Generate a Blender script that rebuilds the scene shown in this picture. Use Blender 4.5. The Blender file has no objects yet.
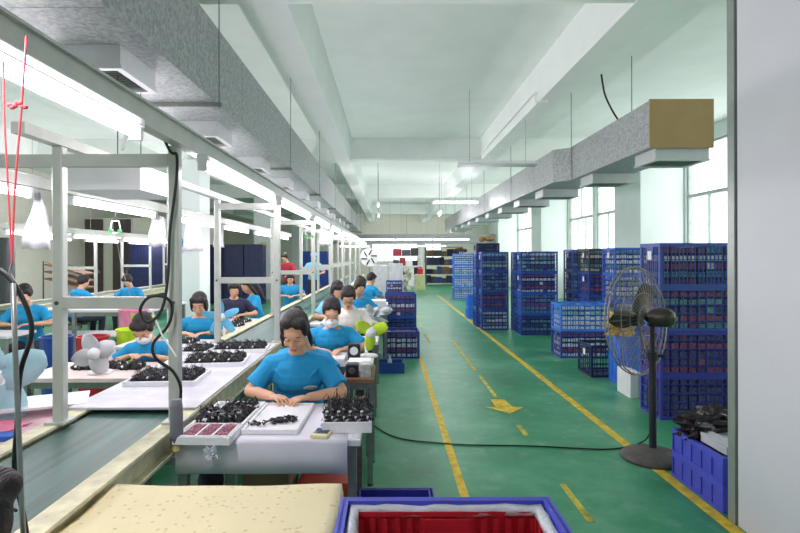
import bpy, math, random
from mathutils import Vector, Matrix, Euler
random.seed(7)
S = bpy.context.scene
PI = math.pi
COL = S.collection

# ------------------------------------------------------------------ camera, light, exposure
cam_d = bpy.data.cameras.new('camera'); cam = bpy.data.objects.new('camera', cam_d); COL.objects.link(cam)
S.camera = cam
cam_d.sensor_width = 36; cam_d.lens = 540 / 800 * 36
cam_d.clip_start = 0.05; cam_d.clip_end = 200
cam.location = (0, 0, 1.6); cam_d.shift_x = .015; cam_d.shift_y = -.0131
yaw, pitch, roll = 0, 0, math.radians(0.15)
cam.matrix_world = Matrix.Translation((0, 0, 1.6)) @ Matrix.Rotation(yaw, 4, 'Z') @ Matrix.Rotation(PI/2 + pitch, 4, 'X') @ Matrix.Rotation(-roll, 4, 'Z')

w = bpy.data.worlds.new('daylight'); S.world = w; w.use_nodes = True
w.node_tree.nodes['Background'].inputs[0].default_value = (1.0, 0.96, 1.0, 1)
w.node_tree.nodes['Background'].inputs[1].default_value = 2.2
S.view_settings.view_transform = 'Standard'; S.view_settings.look = 'None'
S.view_settings.exposure = 0.27; S.view_settings.gamma = 1; S.view_settings.use_curve_mapping = False
S.cycles.max_bounces = 9; S.cycles.diffuse_bounces = 6; S.cycles.transparent_max_bounces = 8
S.cycles.sample_clamp_indirect = 4
LAMP_W = 6.0      # watts of each fluorescent tube
TUBE_E = 9.0

# daylight through the right wall's windows and through unseen left windows added for light
def day(x, y0, y1, z0, z1, sgn, w_):
    l = bpy.data.lights.new('window_daylight', 'AREA'); l.shape = 'RECTANGLE'; l.size = z1-z0; l.size_y = y1-y0
    l.energy = w_*(y1-y0)*(z1-z0); l.color = (1, .95, 1)
    o = bpy.data.objects.new('window_daylight', l); COL.objects.link(o); o.location = (x, (y0+y1)/2, (z0+z1)/2)
    o.rotation_euler = (0, sgn*PI/2, 0); return o
DAY_W = 4.5
WIN = [(-1.5, 1.5), (4.9, 7.1), (8.2, 12.15), (14.1, 17.4), (17.7, 20.0), (21.9, 24.0), (25, 28), (30, 33)]
WINL_ADDED = [(-1.5, 1.5), (3, 6.5)]  # left-wall openings out of view, added to brighten the hall
for a_, b_ in WIN: day(7.0, a_, b_, 1.0, 4.0, 1, DAY_W)
for a_, b_ in WINL_ADDED: day(-11.3, a_, b_, 1.0, 4.0, -1, DAY_W)
# ------------------------------------------------------------------ materials
def srgb(h):
    v = [int(h[i:i+2], 16) / 255 for i in (0, 2, 4)]
    return tuple((c / 12.92 if c <= .04045 else ((c + .055) / 1.055) ** 2.4) for c in v) + (1,)
MATS = {}
def mat(name, col, rough=.5, metal=0, var=.12, scale=8, bump=0, emit=None, alpha=None, coat=0, trans=0, stretch=None):
    if name in MATS: return MATS[name]
    m = bpy.data.materials.new(name); m.use_nodes = True
    nt = m.node_tree; b = nt.nodes['Principled BSDF']
    c = srgb(col) if isinstance(col, str) else tuple(col) + (1,)
    tc = nt.nodes.new('ShaderNodeTexCoord'); ns = nt.nodes.new('ShaderNodeTexNoise'); ns.inputs['Scale'].default_value = scale
    ns.inputs['Detail'].default_value = 5
    if stretch:
        mp = nt.nodes.new('ShaderNodeMapping'); mp.inputs['Scale'].default_value = stretch
        nt.links.new(tc.outputs['Object'], mp.inputs[0]); nt.links.new(mp.outputs[0], ns.inputs['Vector'])
    else: nt.links.new(tc.outputs['Object'], ns.inputs['Vector'])
    rp = nt.nodes.new('ShaderNodeValToRGB')
    rp.color_ramp.elements[0].position = .3; rp.color_ramp.elements[1].position = .7
    rp.color_ramp.elements[0].color = tuple(max(0, x * (1 - var)) for x in c[:3]) + (1,)
    rp.color_ramp.elements[1].color = tuple(min(1, x * (1 + var)) for x in c[:3]) + (1,)
    nt.links.new(ns.outputs['Fac'], rp.inputs[0]); nt.links.new(rp.outputs[0], b.inputs['Base Color'])
    b.inputs['Roughness'].default_value = rough; b.inputs['Metallic'].default_value = metal
    if coat: b.inputs['Coat Weight'].default_value = coat
    if trans: b.inputs['Transmission Weight'].default_value = trans
    if emit:
        b.inputs['Emission Color'].default_value = c; b.inputs['Emission Strength'].default_value = emit
    if alpha is not None: b.inputs['Alpha'].default_value = alpha
    if bump:
        bp = nt.nodes.new('ShaderNodeBump'); bp.inputs['Strength'].default_value = bump; bp.inputs['Distance'].default_value = .02
        nt.links.new(ns.outputs['Fac'], bp.inputs['Height']); nt.links.new(bp.outputs[0], b.inputs['Normal'])
    MATS[name] = m; return m

def galvanised():
    m = mat('galvanised', 'a9aeae', .5, .35, .1)
    nt = m.node_tree; b = nt.nodes['Principled BSDF']; tc = nt.nodes['Texture Coordinate']
    vo = nt.nodes.new('ShaderNodeTexVoronoi'); vo.inputs['Scale'].default_value = 45
    no = nt.nodes.new('ShaderNodeTexNoise'); no.inputs['Scale'].default_value = 30; no.inputs['Detail'].default_value = 8
    mx = nt.nodes.new('ShaderNodeMix'); mx.data_type = 'RGBA'; mx.inputs[0].default_value = .55
    nt.links.new(tc.outputs['Object'], vo.inputs['Vector']); nt.links.new(tc.outputs['Object'], no.inputs['Vector'])
    sep = nt.nodes.new('ShaderNodeSeparateColor'); nt.links.new(vo.outputs['Color'], sep.inputs[0])
    ma = nt.nodes.new('ShaderNodeMath'); ma.operation = 'ADD'; ma.use_clamp = True
    nt.links.new(sep.outputs[0], ma.inputs[0]); nt.links.new(no.outputs['Fac'], ma.inputs[1])
    mu = nt.nodes.new('ShaderNodeMath'); mu.operation = 'MULTIPLY'; mu.inputs[1].default_value = .62
    nt.links.new(sep.outputs[0], mu.inputs[0])
    ad = nt.nodes.new('ShaderNodeMath'); ad.operation = 'MULTIPLY_ADD'; ad.inputs[1].default_value = .6
    nt.links.new(no.outputs['Fac'], ad.inputs[0]); nt.links.new(mu.outputs[0], ad.inputs[2])
    rp = nt.nodes['Color Ramp']; nt.links.new(ad.outputs[0], rp.inputs[0])
    rp.color_ramp.elements[0].position = .15; rp.color_ramp.elements[0].color = srgb('868b8a')
    rp.color_ramp.elements[1].position = .95; rp.color_ramp.elements[1].color = srgb('b4b8b8')
    return m
def floor_mat():
    m = mat('floor_paint', '2f8a68', .33, 0, .25, 1.1)
    nt = m.node_tree; b = nt.nodes['Principled BSDF']; rp = nt.nodes['Color Ramp']
    ns = nt.nodes['Noise Texture']; ns.inputs['Detail'].default_value = 9; ns.inputs['Roughness'].default_value = .62
    e = rp.color_ramp.elements
    e[0].position = .30; e[0].color = srgb('2a7a4e'); e[1].position = .72; e[1].color = srgb('72b08c')
    x = e.new(.5); x.color = srgb('3c9066')
    n2 = nt.nodes.new('ShaderNodeTexNoise'); n2.inputs['Scale'].default_value = 6; n2.inputs['Detail'].default_value = 8
    tc = nt.nodes['Texture Coordinate']; nt.links.new(tc.outputs['Object'], n2.inputs['Vector'])
    mr = nt.nodes.new('ShaderNodeMapRange'); mr.inputs[1].default_value = .56; mr.inputs[2].default_value = .75; mr.inputs[4].default_value = .45
    nt.links.new(n2.outputs['Fac'], mr.inputs[0])
    mx = nt.nodes.new('ShaderNodeMix'); mx.data_type = 'RGBA'; nt.links.new(mr.outputs[0], mx.inputs[0])
    nt.links.new(rp.outputs[0], mx.inputs[6]); mx.inputs[7].default_value = srgb('86b39e')
    nt.links.new(mx.outputs[2], b.inputs['Base Color'])
    r2 = nt.nodes.new('ShaderNodeMapRange'); r2.inputs[3].default_value = .27; r2.inputs[4].default_value = .5
    nt.links.new(ns.outputs['Fac'], r2.inputs[0]); nt.links.new(r2.outputs[0], b.inputs['Roughness'])
    return m
def cloth_mat():
    m = mat('beige_cloth', 'e6dab0', .85, 0, .05, 3, .1)
    nt = m.node_tree; b = nt.nodes['Principled BSDF']; rp = nt.nodes['Color Ramp']; tc = nt.nodes['Texture Coordinate']
    vo = nt.nodes.new('ShaderNodeTexVoronoi'); vo.inputs['Scale'].default_value = 32
    nt.links.new(tc.outputs['Object'], vo.inputs['Vector'])
    mr = nt.nodes.new('ShaderNodeMapRange'); mr.inputs[1].default_value = .14; mr.inputs[2].default_value = .26; mr.inputs[3].default_value = .55; mr.inputs[4].default_value = 0
    nt.links.new(vo.outputs['Distance'], mr.inputs[0])
    mx = nt.nodes.new('ShaderNodeMix'); mx.data_type = 'RGBA'; nt.links.new(mr.outputs[0], mx.inputs[0])
    nt.links.new(rp.outputs[0], mx.inputs[6]); mx.inputs[7].default_value = srgb('b9a468')
    nt.links.new(mx.outputs[2], b.inputs['Base Color'])
    return m
def glass_mat(name, tint, f=.08):
    if name in MATS: return MATS[name]
    m = bpy.data.materials.new(name); m.use_nodes = True; nt = m.node_tree
    nt.nodes.remove(nt.nodes['Principled BSDF']); o = nt.nodes['Material Output']
    t = nt.nodes.new('ShaderNodeBsdfTransparent'); t.inputs[0].default_value = tint + (1,)
    g = nt.nodes.new('ShaderNodeBsdfGlossy'); g.inputs['Roughness'].default_value = .1
    mx = nt.nodes.new('ShaderNodeMixShader'); mx.inputs[0].default_value = f
    nt.links.new(t.outputs[0], mx.inputs[1]); nt.links.new(g.outputs[0], mx.inputs[2]); nt.links.new(mx.outputs[0], o.inputs[0])
    MATS[name] = m; return m

GALV = galvanised(); FLOOR = floor_mat(); CLOTH = cloth_mat()
CEIL = mat('ceiling_paint', 'eaefeb', .9, 0, .03, 2)
WALL = mat('wall_paint', 'e2e8e6', .85, 0, .03, 1.5)
CREAM = mat('cream_wall', 'ece8dc', .85, 0, .03)
PANEL = mat('panel_white', 'd3d5da', .45, 0, .03, 2)
STEEL = mat('painted_steel', 'bfc3bb', .4, .15, .06, 10)
STEEL2 = mat('bare_steel', '9a9c98', .35, .7, .12, 20)
WHITE = mat('white_plastic', 'eeeef0', .5, 0, .03)
FOAM = mat('white_foam', 'f0eff2', .8, 0, .04, 60, .15)
PAPER = mat('white_paper', 'e9e6f0', .8, 0, .04, 3)
TABLE = mat('table_laminate', 'dcdadf', .45, 0, .04, 4)
BELT = mat('belt_rubber', '3c5f57', .42, 0, .4, 3, 0, stretch=(10, .35, 1))
RAILW = mat('worn_cream_rail', 'd8d2b2', .6, 0, .2, 14)
YEL = mat('yellow_marking', 'd3b52d', .55, 0, .3, 14)
CARD = mat('cardboard', 'b3956a', .85, 0, .05, 4)
BLK = mat('black_plastic', '1c1c20', .45, 0, .3, 30)
CORD = mat('black_cord', '17171a', .5)
DGREY = mat('dark_grey', '4a4c50', .6, 0, .1)
GREYP = mat('grey_plastic', '8a8c92', .5, 0, .05)
BROWN = mat('brown_wood', '7e5b3f', .6, 0, .2, 6, stretch=(1, 8, 1))
RED = mat('red_plastic', 'c22434', .5, 0, .12)
REDD = mat('dark_red', 'a02a38', .6, 0, .15)
PINK = mat('pink_parts', 'b98090', .6, 0, .45, 90, .4)
ORANGE = mat('orange_red_plastic', 'd9442e', .5)
GREEN = mat('green_plastic', '3bbf62', .4)
LIME = mat('lime_plastic', 'd0ef38', .4)
SKYB = mat('sky_blue_plastic', '6ec3ec', .4)
PALEB = mat('pale_blue_plastic', 'b4dbe6', .4)
PALEG = mat('pale_grey_plastic', 'cfced4', .4)
YELP = mat('yellow_plastic', 'dcc63a', .4)
B_DARK = mat('crate_dark_blue', '25489c', .45, 0, .12, 5)
B_NAVY = mat('crate_navy', '1a2450', .5, 0, .15, 5)
B_MID = mat('crate_mid_blue', '2b5bbd', .42, 0, .1, 5)
B_BRI = mat('crate_bright_blue', '3a7be0', .42, 0, .1, 5)
B_VIO = mat('crate_violet_blue', '4a52c8', .42, 0, .1, 5)
B_PUR = mat('crate_deep_violet', '34369c', .45, 0, .12, 5)
B_OLI = mat('crate_olive', '3b3f38', .5, 0, .12, 5)
C_W = mat('pack_white', 'e4e8ee', .6, 0, .3, 40, .3)
C_R = mat('pack_red', '95566e', .6, 0, .4, 40, .3)
C_T = mat('pack_teal', '6f98a0', .6, 0, .4, 40, .3)
C_D = mat('pack_dark', '51507a', .6, 0, .5, 40, .3)
C_G = mat('pack_mint', '9cccba', .6, 0, .3, 40, .3)
SKIN = mat('skin', 'dba888', .5, 0, .05, 6)
HAIR = mat('black_hair', '241b1b', .6, 0, .5, 26, .6, stretch=(6, 1, 1))
SHIRT = mat('blue_cotton', '1f97cf', .85, 0, .08, 7, .35)
SHIRTW = mat('white_cotton', 'e6e2da', .85, 0, .05, 6, .2)
SHIRTR = mat('red_cotton', 'a3243a', .85)
SHIRTN = mat('navy_cotton', '2a2e48', .85)
SHIRTL = mat('pale_blue_cotton', '7fc4e4', .85)
TROUS = mat('dark_trousers', '2c2c3a', .85)
BRWN = mat('brown_trousers', '8a6d50', .85)
LIP = mat('lips', 'b06a62', .5)
LASH = mat('lash', '2a1d1a', .6)
MASKM = mat('mask_cloth', 'e8ecf2', .8)
SCREEN = mat('phone_screen', '1f3a66', .15, 0, .2, 20)
BAGB = mat('black_bag', '1e161c', .25, 0, .3, 12, .8)
PLAST = mat('clear_film', 'dde3ea', .25, 0, .1, 20, .8, alpha=.75)
GLASS = glass_mat('window_glass', (.93, .98, .95))
GLS2 = glass_mat('greenish_acrylic', (.75, .88, .84), .15)
TUBE = mat('tube_light', (1.0, .985, 1.0), .5, emit=TUBE_E, var=0)

# ------------------------------------------------------------------ mesh builder
class MB:
    def __init__(s): s.v = []; s.f = []; s.mi = []
    def add(s, vs, fs, mi=0):
        o = len(s.v); s.v += [tuple(v) for v in vs]; s.f += [tuple(i + o for i in f) for f in fs]; s.mi += [mi] * len(fs); return s
    def box(s, x0, x1, y0, y1, z0, z1, mi=0):
        vs = [(x, y, z) for z in (z0, z1) for x, y in ((x0, y0), (x1, y0), (x1, y1), (x0, y1))]
        return s.add(vs, [(3, 2, 1, 0), (4, 5, 6, 7), (0, 1, 5, 4), (1, 2, 6, 5), (2, 3, 7, 6), (3, 0, 4, 7)], mi)
    def obox(s, c, sz, rot=(0, 0, 0), mi=0):
        R = Euler(rot).to_matrix(); c = Vector(c); h = Vector(sz) / 2
        vs = [c + R @ Vector((x * h.x, y * h.y, z * h.z)) for z in (-1, 1) for x, y in ((-1, -1), (1, -1), (1, 1), (-1, 1))]
        return s.add(vs, [(3, 2, 1, 0), (4, 5, 6, 7), (0, 1, 5, 4), (1, 2, 6, 5), (2, 3, 7, 6), (3, 0, 4, 7)], mi)
    def bbox(s, x0, x1, y0, y1, z0, z1, b=.01, mi=0):   # box with chamfered vertical edges and top
        p = [(x0+b, y0), (x1-b, y0), (x1, y0+b), (x1, y1-b), (x1-b, y1), (x0+b, y1), (x0, y1-b), (x0, y0+b)]
        q = [(min(max(x, x0+b), x1-b), min(max(y, y0+b), y1-b)) for x, y in p]
        vs = [(x, y, z0) for x, y in p] + [(x, y, z1-b) for x, y in p] + [(x*.0+a, c, z1) for (x, y), (a, c) in zip(p, q)]
        fs = [tuple(range(7, -1, -1)), tuple(range(16, 24))]
        for k in (0, 8):
            fs += [(k+i, k+(i+1) % 8, k+8+(i+1) % 8, k+8+i) for i in range(8)]
        return s.add(vs, fs, mi)
    def cone(s, a, b, r0, r1, n=12, mi=0, caps=True):
        a = Vector(a); b = Vector(b); d = (b - a)
        if d.length < 1e-6: return s
        q = d.normalized().to_track_quat('Z', 'Y').to_matrix()
        vs = []
        for p, r in ((a, r0), (b, r1)):
            for i in range(n):
                t = 2 * PI * i / n; vs.append(p + q @ Vector((r * math.cos(t), r * math.sin(t), 0)))
        fs = [(i, (i+1) % n, n + (i+1) % n, n + i) for i in range(n)]
        if caps: fs += [tuple(range(n-1, -1, -1)), tuple(range(n, 2*n))]
        return s.add(vs, fs, mi)
    def tube(s, pts, r, n=8, mi=0):
        pts = [Vector(p) for p in pts]; vs = []; fs = []
        up = None
        for k, p in enumerate(pts):
            t = (pts[min(k+1, len(pts)-1)] - pts[max(k-1, 0)]).normalized()
            if up is None:
                up = t.orthogonal().normalized()
            up = (up - t * up.dot(t)); up = up.normalized() if up.length > 1e-6 else t.orthogonal().normalized()
            sd = t.cross(up)
            rr = r[k] if isinstance(r, (list, tuple)) else r
            for i in range(n):
                a = 2 * PI * i / n; vs.append(p + up * (rr * math.cos(a)) + sd * (rr * math.sin(a)))
        for k in range(len(pts) - 1):
            fs += [(k*n+i, k*n+(i+1) % n, (k+1)*n+(i+1) % n, (k+1)*n+i) for i in range(n)]
        fs += [tuple(range(n-1, -1, -1)), tuple(range((len(pts)-1)*n, len(pts)*n))]
        return s.add(vs, fs, mi)
    def ell(s, c, r, rot=None, nu=14, nv=9, mi=0, keep=None):
        c = Vector(c); R = rot if rot is not None else Matrix.Identity(3)
        vs = [c + R @ Vector((0, 0, -r[2]))]; 
        for j in range(1, nv):
            ph = -PI/2 + PI * j / nv
            for i in range(nu):
                t = 2 * PI * i / nu
                vs.append(c + R @ Vector((r[0]*math.cos(ph)*math.cos(t), r[1]*math.cos(ph)*math.sin(t), r[2]*math.sin(ph))))
        vs.append(c + R @ Vector((0, 0, r[2])))
        fs = [(0, 1 + (i+1) % nu, 1 + i) for i in range(nu)]
        for j in range(nv - 2):
            a = 1 + j*nu; fs += [(a+i, a+(i+1) % nu, a+nu+(i+1) % nu, a+nu+i) for i in range(nu)]
        a = 1 + (nv-2)*nu; fs += [(a+i, a+(i+1) % nu, len(vs)-1) for i in range(nu)]
        return s.add(vs, fs, mi)
    def lathe(s, prof, c=(0, 0, 0), n=24, mi=0):
        vs = []; fs = []
        for r, z in prof:
            for i in range(n):
                t = 2*PI*i/n; vs.append((c[0]+r*math.cos(t), c[1]+r*math.sin(t), c[2]+z))
        for k in range(len(prof)-1): fs += [(k*n+i, k*n+(i+1) % n, (k+1)*n+(i+1) % n, (k+1)*n+i) for i in range(n)]
        fs += [tuple(range(n-1, -1, -1)), tuple(range((len(prof)-1)*n, len(prof)*n))]
        return s.add(vs, fs, mi)
    def mesh(s, name, mats, smooth=False):
        me = bpy.data.meshes.new(name); me.from_pydata(s.v, [], s.f)
        for m in (mats if isinstance(mats, (list, tuple)) else [mats]): me.materials.append(m)
        for p, i in zip(me.polygons, s.mi): p.material_index = i; p.use_smooth = smooth
        me.update(); return me
    def build(s, name, mats, parent=None, loc=(0, 0, 0), rz=0, smooth=False):
        return put(s.mesh(name, mats, smooth), name, parent, loc, rz)
def put(me, name, parent=None, loc=(0, 0, 0), rz=0):
    o = bpy.data.objects.new(name, me); COL.objects.link(o); o.location = loc; o.rotation_euler = (0, 0, rz)
    if parent: o.parent = parent
    return o
def remesh(mb, voxel, name, m, smooth=True, sm_it=2):
    me = mb.mesh(name + '_src', m); o = bpy.data.objects.new('tmp', me); COL.objects.link(o)
    md = o.modifiers.new('r', 'REMESH'); md.mode = 'VOXEL'; md.voxel_size = voxel; md.use_smooth_shade = True
    if sm_it:
        s2 = o.modifiers.new('s', 'SMOOTH'); s2.factor = .5; s2.iterations = sm_it
    dg = bpy.context.evaluated_depsgraph_get()
    out = bpy.data.meshes.new_from_object(o.evaluated_get(dg)); out.name = name
    bpy.data.objects.remove(o); bpy.data.meshes.remove(me)
    out.materials.clear(); out.materials.append(m)
    for p in out.polygons: p.use_smooth = True
    return out
def tag(o, label=None, cat=None, group=None, kind=None):
    if label: o['label'] = label
    if cat: o['category'] = cat
    if group: o['group'] = group
    if kind: o['kind'] = kind
    return o
def thing(name, label, cat, loc=(0, 0, 0), rz=0, group=None):
    o = bpy.data.objects.new(name, None); COL.objects.link(o); o.location = loc; o.rotation_euler = (0, 0, rz)
    o.empty_display_size = .1
    return tag(o, label, cat, group)
def struct(mb, name, m, parent=None, smooth=False):
    o = mb.build(name, m, parent, smooth=smooth)
    if not parent: o['kind'] = 'structure'
    return o
def bez(p, n=10):   # smooth polyline through points (Catmull-Rom)
    p = [Vector(x) for x in p]; q = [p[0]] + p + [p[-1]]; out = []
    for i in range(1, len(q) - 2):
        for k in range(n):
            t = k / n
            out.append(.5 * ((2*q[i]) + (q[i+1]-q[i-1])*t + (2*q[i-1]-5*q[i]+4*q[i+1]-q[i+2])*t*t + (3*q[i]-q[i-1]-3*q[i+1]+q[i+2])*t**3))
    out.append(p[-1]); return out

# ------------------------------------------------------------------ the setting
XL, XR, YB, YF, ZC = -11.0, 6.7, -2.0, 36.0, 4.3
fl = MB().box(XL-.2, XR+.2, YB, YF+.2, -.1, 0); struct(fl, 'floor', FLOOR)
ce = MB().box(XL-.2, XR+.2, YB, YF+.2, ZC, ZC+.15); struct(ce, 'ceiling', CEIL)
wl = MB(); wl.box(XL-.2, XL, YB, YF, 0, 1.0); wl.box(XL-.2, XL, YB, YF, 4.0, ZC); yy = YB
for a, b in WINL_ADDED: wl.box(XL-.2, XL, yy, a, 1.0, 4.0); yy = b
wl.box(XL-.2, XL, yy, YF, 1.0, 4.0); struct(wl, 'wall_left', CREAM)
for n, (a, b) in enumerate(WINL_ADDED):
    f = MB().box(XL-.1, XL-.05, a, a+.05, 1, 4).box(XL-.1, XL-.05, b-.05, b, 1, 4).box(XL-.1, XL-.05, a, b, 1, 1.05).box(XL-.1, XL-.05, a, b, 3.95, 4).box(XL-.1, XL-.05, (a+b)/2-.02, (a+b)/2+.02, 1, 4)
    struct(f, 'window_%d' % (n+30), CREAM)  # frame of an added, unseen left window
# right wall with window openings
WZ0, WZ1 = 1.0, 4.0
struct(MB().box(XL-.2, XR+.2, YB-.2, YB, 0, ZC), 'wall_back', WALL)
wr = MB(); wr.box(XR, XR+.2, YB, YF, 0, WZ0); wr.box(XR, XR+.2, YB, YF, WZ1, ZC)
y = YB
for a, b in WIN:
    wr.box(XR, XR+.2, y, a, WZ0, WZ1); y = b
wr.box(XR, XR+.2, y, YF, WZ0, WZ1)
struct(wr, 'wall_right', WALL)
FRAME_W = mat('window_frame_paint', 'aab4ae', .5)
for n, (a, b) in enumerate(WIN):
    wnd = bpy.data.objects.new('window_%d' % (n+1), None); COL.objects.link(wnd); wnd['kind'] = 'structure'
    f = MB(); t = .05
    f.box(XR+.04, XR+.12, a, a+t, WZ0, WZ1).box(XR+.04, XR+.12, b-t, b, WZ0, WZ1).box(XR+.04, XR+.12, a, b, WZ0, WZ0+t).box(XR+.04, XR+.12, a, b, WZ1-t, WZ1)
    f.box(XR+.03, XR+.13, a, b, 2.88, 2.95)
    k = max(2, round((b-a)/.8))
    for i in range(1, k): f.box(XR+.05, XR+.1, a+(b-a)*i/k-.02, a+(b-a)*i/k+.02, WZ0, 2.9)
    f.box(XR+.05, XR+.1, (a+b)/2-.02, (a+b)/2+.02, 2.9, WZ1)
    f.build('window_frame', FRAME_W, wnd)
    MB().box(XR+.07, XR+.075, a+t, b-t, WZ0+t, WZ1-t).build('window_pane', GLASS, wnd)
# far wall with two bright windows
fw = MB()
FWIN = [(-1.1, 2.0, 1.5, 2.4), (2.4, 3.6, 1.5, 2.35)]
fw.box(XL, -1.1, YF, YF+.2, 0, ZC).box(2.0, 2.4, YF, YF+.2, 0, ZC).box(3.6, XR, YF, YF+.2, 0, ZC)
fw.box(-1.1, 2.0, YF, YF+.2, 0, 1.2).box(-1.1, 2.0, YF, YF+.2, 2.5, ZC).box(2.4, 3.6, YF, YF+.2, 0, 1.2).box(2.4, 3.6, YF, YF+.2, 2.5, ZC)
struct(fw, 'wall_far', CREAM)
for n, (a, b) in enumerate(((-1.1, 2.0), (2.4, 3.6))):
    f = MB(); f.box(a, a+.06, YF+.02, YF+.1, 1.2, 2.5).box(b-.06, b, YF+.02, YF+.1, 1.2, 2.5).box(a, b, YF+.02, YF+.1, 1.2, 1.26).box(a, b, YF+.02, YF+.1, 2.44, 2.5)
    f.box((a+b)/2-.03, (a+b)/2+.03, YF+.02, YF+.1, 1.2, 2.5)
    wnd = struct(f, 'window_%d' % (n+20), FRAME_W)
    MB().box(a, b, YF+.05, YF+.055, 1.2, 2.5).build('window_pane', GLASS, wnd)
# back-left partition with dark doors
struct(MB().box(XL, -6.2, 19.5, 19.6, 0, 3.0), 'wall_partition', CREAM)
for n, x in enumerate((-10.9, -9.9)):
    d = MB().box(x, x+.62, 19.42, 19.5, 0, 2.15).box(x, x+.62, 19.42, 19.5, 2.3, 2.95); d = struct(d, 'door_%d' % (n+1), mat('door_brown', '5a4a4e', .6))
    MB().box(x+.5, x+.55, 19.36, 19.42, 1.0, 1.12).build('door_handle', STEEL2, d)
# beams
for n, y0 in enumerate((4.36, 12.4, 20.3, 28.2)):
    struct(MB().box(XL, XR, y0, y0+.35, 3.8, ZC-.002), 'trim_%d' % (n+1), CEIL)
for n, x0 in enumerate((-1.19, 2.15, -4.85, -8.4)):
    b = MB(); x1 = x0+.32
    vs = []
    for yy in (YB, YF):
        vs += [(x0-.03, yy, ZC-.001), (x0, yy, 3.79), (x1, yy, 3.79), (x1+.06, yy, ZC-.001)]
    b.add(vs, [(0, 1, 2, 3), (7, 6, 5, 4), (0, 4, 5, 1), (1, 5, 6, 2), (2, 6, 7, 3), (3, 7, 4, 0)])
    struct(b, 'trim_%d' % (n+5), CEIL)
n = 10
for x0, x1 in ((-5.0, -4.25), (5.7, 6.69)):
    for y0 in (12.2, 20.1, 28.0):
        dy = 1.4 if x0 > 0 else .7
        struct(MB().bbox(x0, x1, y0, y0+dy, 0, 3.8, .012), 'trim_%d' % n, WALL); n += 1
# white sandwich-panel booth on the right
b = MB()
for k in range(5): b.bbox(2.065, 2.12, -1.0+k*.84, -1.0+(k+1)*.84-.006, .0, 4.29, .004)
struct(b, 'wall_booth', PANEL)
struct(MB().box(2.055, 2.13, 3.205, 3.27, 0, 4.29), 'trim_30', mat('booth_edge_metal', '9aa39c', .4, .5, .08, 9))
# painted floor lines
def worn(x0, x1, y0, y1, wear):
    m = MB(); yy = y0
    while yy < y1:
        L = random.uniform(.25, .8)
        if random.random() > wear:
            j = random.uniform(-.008, .008)
            m.box(x0+j, x1+j, yy, min(yy+L, y1), .0005, .0025)
        yy += L
    return m
lm = MB(); lm.box(.475, .535, 2.0, 8.9, .0005, .0025); struct(lm, 'trim_31', YEL)
lm = MB(); lm.box(1.97, 2.05, 1.5, 22, .0005, .0025); struct(lm, 'trim_32', YEL)
struct(worn(1.20, 1.245, 2.2, 5.3, .25).box(1.195, 1.24, 6.1, 7.2, .0005, .0025).box(1.19, 1.235, 7.5, 10.2, .0005, .0025), 'trim_33', mat('worn_yellow', 'b9b143', .6, 0, .5, 10))
struct(worn(.74, .78, 10, 15, .3), 'trim_34', MATS['worn_yellow'])
ar = MB(); Y0 = 5.62
ar.add([(1.235, 5.46, .004), (1.42, 5.69, .004), (1.31, 5.71, .004), (1.29, 6.0, .004), (1.13, 6.0, .004), (1.13, 5.71, .004), (1.02, 5.69, .004)], [(0, 1, 2, 6), (2, 3, 4, 5)])
struct(ar, 'trim_35', YEL)

from mathutils import noise as NZ
def crumple(name, m, r, loc, label, cat, seed=0, amp=.35, flat=True, nu=30, nv=20, f=3.2):
    b = MB().ell((0, 0, 0), (1, 1, 1), nu=nu, nv=nv); v2 = []
    for v in b.v:
        v = Vector(v); d = abs(NZ.noise(v*f*.5+Vector((seed*7, 0, 0))))*1.6 + abs(NZ.noise(v*f+Vector((0, seed*5, 0))))*.8 + abs(NZ.noise(v*f*2.3+Vector((0, 0, seed*3))))*.4
        k = 1-amp*.5+amp*(d-.4); z = v.z*k
        v2.append((v.x*k*r[0], v.y*k*r[1], max(z, -.55)*r[2]+.55*r[2]))
    b.v = v2; o = b.build(name, m, None, loc, smooth=not flat); return tag(o, label, cat)
# ------------------------------------------------------------------ air ducts
def duct_body(name, secs, parent):
    b = MB()
    for (y0, y1, x0, x1, z0, z1) in secs:
        b.box(x0, x1, y0, y1, z0, z1)
    return b.build(name, GALV, parent)
ld = thing('air_duct', 'large galvanised air duct running overhead above the left work line', 'duct', (-1.7, 0, 2.8))
b = MB(); y = -1.0
while y < 28.4:
    b.box(-.35, .36, y, min(y+1.2, 28.5)-.004, .0, .6); y += 1.2
b.build('duct_body', GALV, ld)
y = 1.1
while y < 28:
    MB().box(-.40, .41, y, y+.035, -.035, -.002).build('support_bracket', STEEL2, ld); y += 3.1
def register(parent, x0, x1, y0, y1, z):
    g = MB(); g.box(x0, x1, y0, y0+.02, z-.12, z-.001).box(x0, x1, y1-.02, y1, z-.12, z-.001).box(x0, x0+.02, y0+.02, y1-.02, z-.12, z-.001).box(x1-.02, x1, y0+.02, y1-.02, z-.12, z-.001)
    g.box(x0-.012, x0+.03, y0-.012, y1+.012, z-.14, z-.1205).box(x1-.03, x1+.012, y0-.012, y1+.012, z-.14, z-.1205)
    g.box(x0+.03, x1-.03, y0-.012, y0+.03, z-.14, z-.1205).box(x0+.03, x1-.03, y1-.03, y1+.012, z-.14, z-.1205)
    r = g.build('air_register', mat('register_metal', 'c3c7c7', .45, .3, .05), parent)
    s = MB()
    k = int((y1-y0-.1)/.035)
    for i in range(k): s.obox(((x0+x1)/2, y0+.06+i*.035, z-.125), (x1-x0-.06, .016, .004), (.6, 0, 0))
    s.build('louvre', STEEL2, r)
    MB().box(x0+.04, x1-.04, y0+.04, y1-.04, z-.116, z-.110).build('register_backing', BLK, r)
for k in range(11):
    y = 3.05 + 1.72*k
    register(ld, -.17, .19, y, y+.46, 0)
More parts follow.
